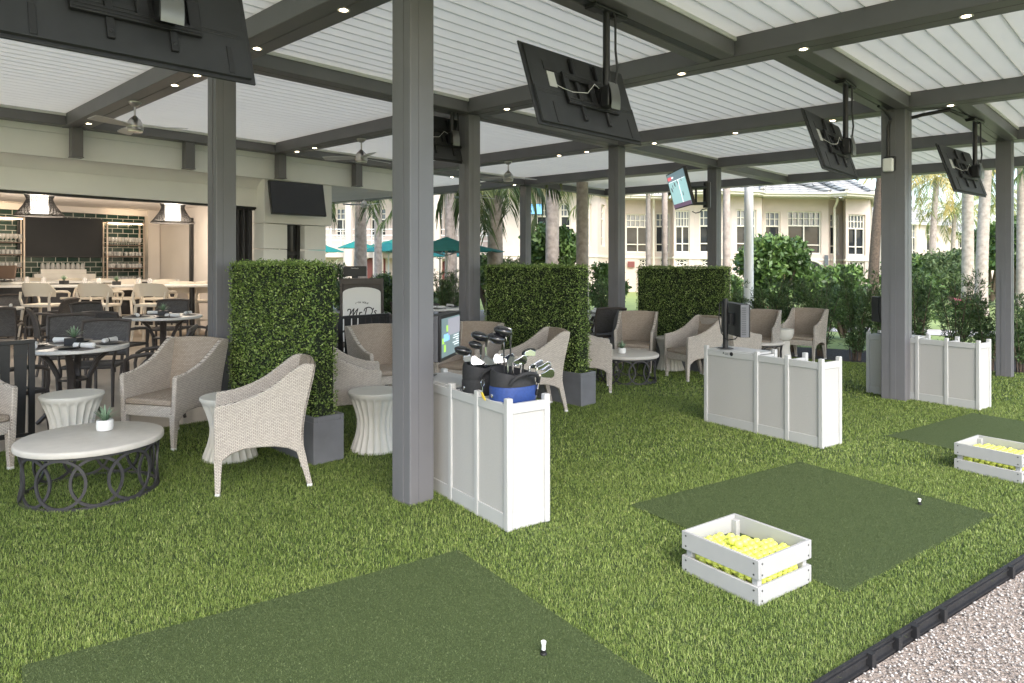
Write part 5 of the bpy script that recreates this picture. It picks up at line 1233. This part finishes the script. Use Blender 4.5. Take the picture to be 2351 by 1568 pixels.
palm('coconut palm half hidden by the double post', 2068, 44, 7.4, .2, .14, 'coco', 15, 20, 3.2, (.2, 0), 'coconut_palm')
palm('palm at the far right edge behind the last post', 2345, 30, 6.2, .2, .15, 'coco', 16, 20, 3.0, (0, 0), 'coconut_palm')
palm('palm crown above the cream house roof', 1808, 52, 7.9, .2, .16, 'coco', 17, 16, 2.4, (0, 0), 'coconut_palm')
palm('far palm low behind the tall palm trunk', 2300, 52, 6.4, .2, .14, 'coco', 18, 18, 3.0, (0, 0), 'coconut_palm')
x, y = atY(1719, 17.5); t = thing('lamp_pole', 'plain white pole rising behind the shrub row', 'pole', (x, y))
MB().lathe([(.17, 0), (.17, .05), (.13, .1), (.12, 1.), (.105, 4.6), (.12, 4.7), (.01, 4.75)], 12).build('shaft', M['white'], t); MB().lathe([(.2, -.02), (.2, .02), (.13, .04)], 16).build('base_plate', M['white'], t)

# umbrellas
def umbrella(lab, px_, Y, r, zr, za, seed=0):
    xy = atY(px_, Y); t = thing('garden_umbrella', lab, 'umbrella', xy, seed*.35, 'teal garden umbrellas'); vs = []; N = 8
    m = MB(); rings = [(.02, za), (r*.28, za-(za-zr)*.36)]; m.lathe([(r*.30, za-(za-zr)*.34), (.02, za+.05), (.015, za+.03)][::-1], 8, fn=lambda q, z, a: q)
    m.build('vent_cap', M['teal'], t, smooth=None)
    m = MB(); K = 40
    def rad(f, a): return r*f*(1-.035*f*abs(math.sin(a*4)))
    m.grid(lambda p, q: (rad(q, p*2*math.pi)*math.cos(p*2*math.pi), rad(q, p*2*math.pi)*math.sin(p*2*math.pi), za-(za-zr)*q**1.12-.02*q*abs(math.sin(p*8*math.pi))), 64, 6, (0, 0, -.008)); m.build('canopy', M['teal'], t, smooth=20)
    m = MB(); m.lathe([(r*.96, zr-.10), (r*.985, zr+.005), (r*.975, zr+.005)], 8); MB().cyl((0, 0, -.6), (0, 0, za), .03, n=10).build('pole', M['pole'], t)
    m = MB()
    for k in range(8): a = k*math.pi/4; m.tube([(.03, 0, za-.12), (r*.95*math.cos(a), r*.95*math.sin(a), zr-.01)], .012, 5); m.tube([(0, 0, zr-.12), (r*.5*math.cos(a), r*.5*math.sin(a), (za+zr)/2-.06)], .010, 5)
    m.build('ribs', M['pole'], t); return t
umbrella('teal umbrella directly above the palm trunk left of the sign', 820, 36, 1.0, zat(820, 569, 36), zat(820, 552, 36), 1)
umbrella('teal umbrella in front of the others left of the big post', 892, 30, 1.3, zat(892, 577, 30), zat(892, 557, 30), 2)
umbrella('teal umbrella half cut by the pale pier', 745, 34, .95, zat(745, 578, 34), zat(745, 563, 34), 3)
umbrella('teal umbrella top showing behind the front one', 905, 40, 1.5, zat(905, 564, 40), zat(905, 550, 40), 4)
umbrella('big teal umbrella between the big post and the inner post', 1025, 19, 1.62, zat(1025, 577, 19), zat(1025, 548, 19), 5)
umbrella('teal umbrella behind the big one between the posts', 1010, 26, 1.3, zat(1010, 588, 26), zat(1010, 572, 26), 6)

# ================================================================== cream clubhouse behind
ch = thing('clubhouse', 'cream two storey clubhouse with grey tiled roofs and grid windows', 'house', flat=True)
def facet(pa, pb, z0, z1, wins=(), wall='stucco', parent=None):
    """wall from (px, Y) to (px, Y); wins: (px0, px1, ytop, ybot, nx, ny, split) in photograph pixels"""
    parent = parent or ch
    A = Vector(atY(*pa)); B = Vector(atY(*pb)); L = (B-A).length; D = (B-A)/L; Nn = Vector((D.y, -D.x)); 
    if Nn.dot(-A) < 0: Nn = -Nn
    def s_of(px_):
        k = (px_-CXP)/FP; return (k*A.y-A.x)/(D.x-k*D.y)
    W = []
    for wn in wins:
        s0, s1 = s_of(wn[0]), s_of(wn[1]); s0, s1 = min(s0, s1), max(s0, s1); s0 = max(.02, s0); s1 = min(L-.02, s1); ym = A.y+D.y*(s0+s1)/2; pm_ = (wn[0]+wn[1])/2
        W.append((s0, s1, max(z0+.01, zat(pm_, wn[3], ym)), min(z1-.01, zat(pm_, wn[2], ym)), wn[4:]))
    xs = sorted({0, L}|{q for a in W for q in a[:2]}); zs = sorted({z0, z1}|{q for a in W for q in a[2:4]})
    pt = lambda s, d, z: (A.x+D.x*s+Nn.x*d, A.y+D.y*s+Nn.y*d, z)
    m = MB()
    for i in range(len(xs)-1):
        for j in range(len(zs)-1):
            cx, cz = (xs[i]+xs[i+1])/2, (zs[j]+zs[j+1])/2
            if any(a[0] < cx < a[1] and a[2] < cz < a[3] for a in W): continue
            m.add([pt(xs[i], 0, zs[j]), pt(xs[i+1], 0, zs[j]), pt(xs[i+1], 0, zs[j+1]), pt(xs[i], 0, zs[j+1])], [(0, 1, 2, 3)])
    for a in W:
        for q in (((a[0], a[2]), (a[1], a[2])), ((a[1], a[2]), (a[1], a[3])), ((a[1], a[3]), (a[0], a[3])), ((a[0], a[3]), (a[0], a[2]))):
            m.add([pt(q[0][0], 0, q[0][1]), pt(q[1][0], 0, q[1][1]), pt(q[1][0], -.25, q[1][1]), pt(q[0][0], -.25, q[0][1])], [(0, 1, 2, 3)])
    m.build('wall', M[wall], parent, True, None)
    for a in W:
        nx, ny, split = a[4]; f = MB(); b = .045
        def fb(s0, s1, q0, q1, d=-.10): f.hexa([pt(s0, d-.06, q0), pt(s1, d-.06, q0), pt(s1, d, q0), pt(s0, d, q0), pt(s0, d-.06, q1), pt(s1, d-.06, q1), pt(s1, d, q1), pt(s0, d, q1)])
        s0, s1, q0, q1 = a[:4]
        fb(s0, s0+.07, q0, q1); fb(s1-.07, s1, q0, q1); fb(s0+.07, s1-.07, q1-.07, q1); fb(s0+.07, s1-.07, q0, q0+.07)
        if nx == 'x':                                              # lattice
            for k in range(ny):
                c0 = s0+(s1-s0)*k/ny; c1 = s0+(s1-s0)*(k+1)/ny; mm = MB()
                for (aa, bb) in (((c0, q0), (c1, q1)), ((c0, q1), (c1, q0)), (((c0+c1)/2, q0), ((c0+c1)/2, q1)), ((c0, (q0+q1)/2), (c1, (q0+q1)/2)), ((c1, q0), (c1, q1))): f.bar(pt(aa[0], -.11, aa[1]), pt(bb[0], -.11, bb[1]), .05, .05)
            gw = f.build('lattice_window', M['trim'], parent, True, None)
        else:
            zt = q0+(q1-q0)*split if split else None; zl = q0+(q1-q0)*.21
            if nx:
                for k in range(1, nx): s_ = s0+(s1-s0)*k/nx; fb(s_-b/2, s_+b/2, zt if zt else q0, q1-.07, -.105)
                if zt:
                    fb(s0+.07, s1-.07, zt-.04, zt+.04, -.104); fb(s0+.07, s1-.07, (zt+q1)/2-b/2, (zt+q1)/2+b/2, -.107); fb(s0+.07, s1-.07, zl-.03, zl+.03, -.106)
                    for k in range(1, ny): s_ = s0+(s1-s0)*k/ny; fb(s_-.035, s_+.035, q0+.07, zt-.04, -.103)
            gw = f.build('window', M['trim'], parent, True, None)
        zt = q0+(q1-q0)*split if (split and nx != 'x') else q1-.02
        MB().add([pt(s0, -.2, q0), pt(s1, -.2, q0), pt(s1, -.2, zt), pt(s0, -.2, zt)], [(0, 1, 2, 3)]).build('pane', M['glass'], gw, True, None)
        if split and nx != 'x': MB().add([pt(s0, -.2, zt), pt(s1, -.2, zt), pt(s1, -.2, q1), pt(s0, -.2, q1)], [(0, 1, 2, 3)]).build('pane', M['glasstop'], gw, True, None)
    return A, B, Nn
ZE = 5.55
FA = [((1150, 36.5), (1325, 36), [(1231, 1258, 469, 530, 3, 1, .55), (1286, 1310, 467, 532, 3, 1, .55)]),
      ((1325, 36), (1372, 38), [(1348, 1358, 467, 565, 2, 1, .66)]),
      ((1372, 38), (1400, 41.5), [(1381, 1389, 470, 566, 2, 1, .66)]),
      ((1400, 41.5), (1543, 41.5), [(1437, 1491.6, 491, 579.6, 5, 2, .66), (1505.6, 1538, 489, 580, 3, 2, .66), (1466, 1489, 594, 612, 'x', 2, 0), (1515, 1539, 594, 612, 'x', 2, 0)]),
      ((1543, 41.5), (1547, 39.2), []), ((1547, 39.2), (1594, 39), [(1550, 1583.6, 483, 579.6, 5, 2, .62), (1550, 1581, 594, 611, 'x', 2, 0)]),
      ((1594, 39), (1680, 38.4), [(1605, 1646, 481, 579.6, 4, 2, .62), (1609, 1636, 594, 611, 'x', 2, 0)]),
      ((1680, 38.4), (1749, 38.6), [(1691, 1736.6, 481, 580, 4, 2, .62)]),
      ((1749, 38.6), (1751, 39.4), []), ((1751, 39.4), (1902, 39.4), [(1757, 1792, 486, 583, 3, 1, .66), (1808.6, 1885.6, 484.8, 582.7, 6, 2, .66)]),
      ((1902, 39.4), (1935, 40.2), [(1906.6, 1926, 491, 584.6, 2, 1, .68)]), ((1935, 40.2), (1942, 38.6), []),
      ((1942, 38.6), (1997, 39), [(1948.5, 1986.8, 492.7, 586, 5, 2, .66), (1951, 1986, 600, 628, 'x', 3, 0)]), ((1997, 39), (2003, 44), [])]
for pa, pb, wn in FA:
    A, B, Nn = facet(pa, pb, -.8, ZE, wn)
    if (B-A).length > .9:
        m = MB()
        for z0, z1, d in ((1.95, 2.06, .05), (ZE-.13, ZE, .12)):
            o = Nn*d; m.hexa([(A.x, A.y, z0), (B.x, B.y, z0), (B.x+o.x, B.y+o.y, z0), (A.x+o.x, A.y+o.y, z0), (A.x, A.y, z1), (B.x, B.y, z1), (B.x+o.x, B.y+o.y, z1), (A.x+o.x, A.y+o.y, z1)])
        m.build('string_course', M['trim'], ch, True, None)
# arched doorway, its shaded interior painted as a black slab; plaques
def arch(parent, px0, px1, ytop, Y, depth=.5, mat='black'):
    x0, y0 = atY(px0, Y); x1, _ = atY(px1, Y); r = (x1-x0)/2; cx = (x0+x1)/2; zt = zat((px0+px1)/2, ytop, Y); zs = zt-r*.75
    pts = [(x0, -.8), (x1, -.8)]+[(cx+r*math.cos(a*math.pi/14), zs+r*.75*math.sin(a*math.pi/14)) for a in range(0, 15)]
    a = MB().prism(pts, lambda a, b: (a, Y, b), lambda a, b: (a, Y+depth, b)).build('doorway', M[mat], parent, True, 30)
    mo = MB().tube([(x0-.06, Y-.02, -.8)]+[(cx+(r+.06)*math.cos(q*math.pi/14), Y-.02, zs+(r*.75+.06)*math.sin(q*math.pi/14)) for q in range(14, -1, -1)]+[(x1+.06, Y-.02, -.8)], .07, 6).build('surround', M['trim'], a, True)
    return a
arch(ch, 1826, 1890, 600, 39.3)
for px_, py_, mt, w_, h in ((1897, 598, 'glasstop', .2, .6), (1897, 620, 'redwood', .28, .4), (1449, 607, 'redwood', .4, .35)):
    x, y = atY(px_, 39.35); z = zat(px_, py_, 39.35); x, y = atY(px_, 39.3 if px_ > 1500 else 41.4); MB().bx(x-w_/2, x+w_/2, y-.04, y, z-h/2, z+h/2).build('plaque', M[mt], ch, True)
# roofs
EV = [(1130, 34.6, 1130, 46, 9.6), (1330, 34.2, 1330, 46, 9.6), (1378, 36.8, 1400, 47, 9.5), (1400, 40.2, 1440, 49, 9.4), (1535, 40.2, 1530, 50, 9.3), (1541, 37.9, 1580, 50, 9.25), (1676, 37.0, 1690, 50, 9.1), (1745, 37.3, 1745, 50, 8.95), (1755, 38, 1790, 48.5, 8.35), (1906, 37.8, 1834, 47, 7.95), (1944, 37.2, 1911, 46.5, 7.85), (2004, 37.8, 1911, 46.5, 7.85), (2022, 43, 1911, 46.6, 7.85)]
m = MB(); zev = lambda i: 5.62
for i in range(len(EV)-1):
    a, b = EV[i], EV[i+1]
    q = [(*atY(a[0], a[1]), zev(i)), (*atY(b[0], b[1]), zev(i)), (*atY(b[2], b[3]), b[4]), (*atY(a[2], a[3]), a[4])]
    if (Vector(q[2])-Vector(q[3])).length < .05: q = q[:3]
    m.add(q, [tuple(range(len(q)))])
m.build('roof', M['roof'], ch, True, None)
m = MB()
for i in range(len(EV)-1):
    a, b = EV[i], EV[i+1]; p, q = Vector((*atY(a[0], a[1]-.02), 0)), Vector((*atY(b[0], b[1]-.02), 0)); k = Vector((0, .75, 0))
    m.hexa([(p.x, p.y, 5.42), (q.x, q.y, 5.42), (q.x+k.x, q.y+k.y, 5.42), (p.x+k.x, p.y+k.y, 5.42), (p.x, p.y, 5.60), (q.x, q.y, 5.60), (q.x+k.x, q.y+k.y, 5.6), (p.x+k.x, p.y+k.y, 5.6)])
    m.tube([(p.x, p.y-.05, 5.58), (q.x, q.y-.05, 5.58)], .07, 6)
m.build('gutter', M['trim'], ch, True, None)
m = MB()
for a, b in (((1745, 50, 8.97), (1834, 47, 7.97)), ((1690, 50, 9.12), (1906, 37.8, 5.68)), ((1834, 47, 7.97), (1944, 37.2, 5.68)), ((1911, 46.5, 7.87), (2004, 37.8, 5.68)), ((1580, 50, 9.25), (1535, 38, 5.7)), ((1745, 50, 8.97), (1750, 37.4, 5.68))):
    A, B = Vector((*atY(a[0], a[1]), a[2])), Vector((*atY(b[0], b[1]), b[2])); n = 26
    m = MB()
    for i in range(n): m.cyl(A.lerp(B, i/n), A.lerp(B, (i+.95)/n), .15, .12, 8)
    m.build('ridge_tiles', M['roof'], ch, True, 50)
for px_, Y in ((1394, 41.2), (1501, 41.2), (1916, 39.3), (1345, 36.3)):
    x, y = atY(px_, Y-.15); MB().tube([(x-.15, y-.7, 5.45), (x-.1, y-.5, 5.2), (x, y, 4.9), (x, y, -.5)], .07, 8).build('downpipe', M['trim'], ch, True)
# left wing with balcony and arches
lw = thing('clubhouse_wing', 'cream wing with arches below and a balcony behind teal umbrellas', 'house', flat=True)
facet((640, 46), (1215, 40), -1.2, ZE+1.2, [(770, 800, 478, 545, 3, 2, .62), (812, 838, 478, 545, 3, 2, .62), (850, 885, 478, 545, 3, 2, .62), (990, 1015, 478, 540, 3, 2, .62), (1020, 1044, 478, 545, 3, 2, .62), (1105, 1125, 474, 545, 3, 2, .6), (1135, 1160, 474, 545, 3, 2, .6)], parent=lw)
m = MB()
for pa, pb in (((690, 41.5), (1215, 37.6)),):
    A = Vector(atY(*pa)); B = Vector(atY(*pb))
    m.hexa([(A.x, A.y, 1.75), (B.x, B.y, 1.75), (B.x, B.y+3.5, 1.75), (A.x, A.y+3.5, 1.75), (A.x, A.y, 2.45), (B.x, B.y, 2.45), (B.x, B.y+3.5, 2.45), (A.x, A.y+3.5, 2.45)])
m.build('balcony', M['stucco'], lw, True, None)
m = MB()
for z in (2.75, 3.05, 3.4): m.tube([(*atY(690, 41.6), z), (*atY(1215, 37.7), z)], .03, 6)
for i in range(22): p = Vector(atY(690, 41.6)).lerp(Vector(atY(1215, 37.7)), i/21); m.tube([(p.x, p.y, 2.45), (p.x, p.y, 3.4)], .03, 6)
m.build('balustrade', M['white'], lw, True)
facet((690, 42.4), (1215, 38.4), -1.2, 1.76, [], parent=lw)
for px_ in (800, 868, 940, 1003, 1060): m = MB(); x, y = atY(px_, 41.2-(px_-690)*.0074-.35); m.lathe([(.3, -1), (.3, 2.6), (.22, 2.7), (.2, 6.4), (.3, 6.5)], 12, (x, y, 0)); m.build('column', M['stucco'], lw, True)
for a, b, c in ((774, 798, 596), (835, 895, 588), (1008, 1047, 598), (930, 965, 594)): arch(lw, a, b, c, 42.2-((a+b)/2-690)*.0076-.05, .3, 'redwood' if a != 774 else 'stucco')
fr_ = MB()
A, B = Vector(atY(600, 43)), Vector(atY(1215, 37)); MB().add([(A.x, A.y, 6.5), (B.x, B.y, 6.5), (B.x, B.y+9, 10), (A.x, A.y+9, 10)], [(0, 1, 2, 3)]).build('roof', M['roof'], lw, True, None)
# blue television on the clubhouse wall
x, y = atY(1228, 35.6); t = thing('far_tv', 'small blue lit television on the clubhouse wall by the corner post', 'television', (x, y), R(8), None, zat(1228, 480, 35.6))
MB().bx(-.42, .42, -.03, .04, -.28, .28).build('shell', M['black'], t); MB().bx(-.40, .40, -.034, -.031, -.25, .26).build('screen', em('blue picture', (.12, .32, .55), .5), t)
# pale building far at the right
fb_ = thing('far_building', 'pale building with tall arched window far behind the palms', 'house', flat=True)
facet((2010, 62), (2085, 60), -1, 5.6, [(2025, 2050, 508, 590, 2, 2, .6)], parent=fb_)
facet((2085, 60), (2195, 62), -1, 5.4, [(2064, 2075, 512, 590, 2, 1, .6), (2092, 2104, 512, 590, 2, 2, .6), (2128, 2146, 502, 590, 2, 2, .7)], parent=fb_)
facet((2195, 62), (2330, 72), -1, 4.6, [(2200, 2212, 545, 570, 2, 1, 0), (2228, 2242, 545, 570, 2, 1, 0), (2275, 2292, 535, 585, 2, 1, .6)], parent=fb_)
A, B, C = atY(2000, 59), atY(2200, 60.5), atY(2340, 71); MB().add([(*A, 5.6), (*B, 5.5), (B[0]-1, B[1]+9, 8.6), (A[0], A[1]+9, 8.8)], [(0, 1, 2, 3)]).add([(*B, 4.9), (*C, 4.7), (C[0]-2, C[1]+8, 7), (B[0]-1, B[1]+9, 7.6)], [(0, 1, 2, 3)]).build('roof', M['roof'], fb_, True, None)
# tree belt far behind everything
rg = np.random.default_rng(77); cs = []; rs = []
for i in range(46): x = rg.uniform(-60, 95); q = rg.uniform(2.2, 4.2); cs.append((x, rg.uniform(88, 104), q*.7)); rs.append((q*1.5, q, q))
o = leafcloud('tree_belt', M['farleaf'], None, cs, rs, 26000, .38, 5); tag(o, 'far belt of soft green trees on the horizon', 'trees', kind='stuff')
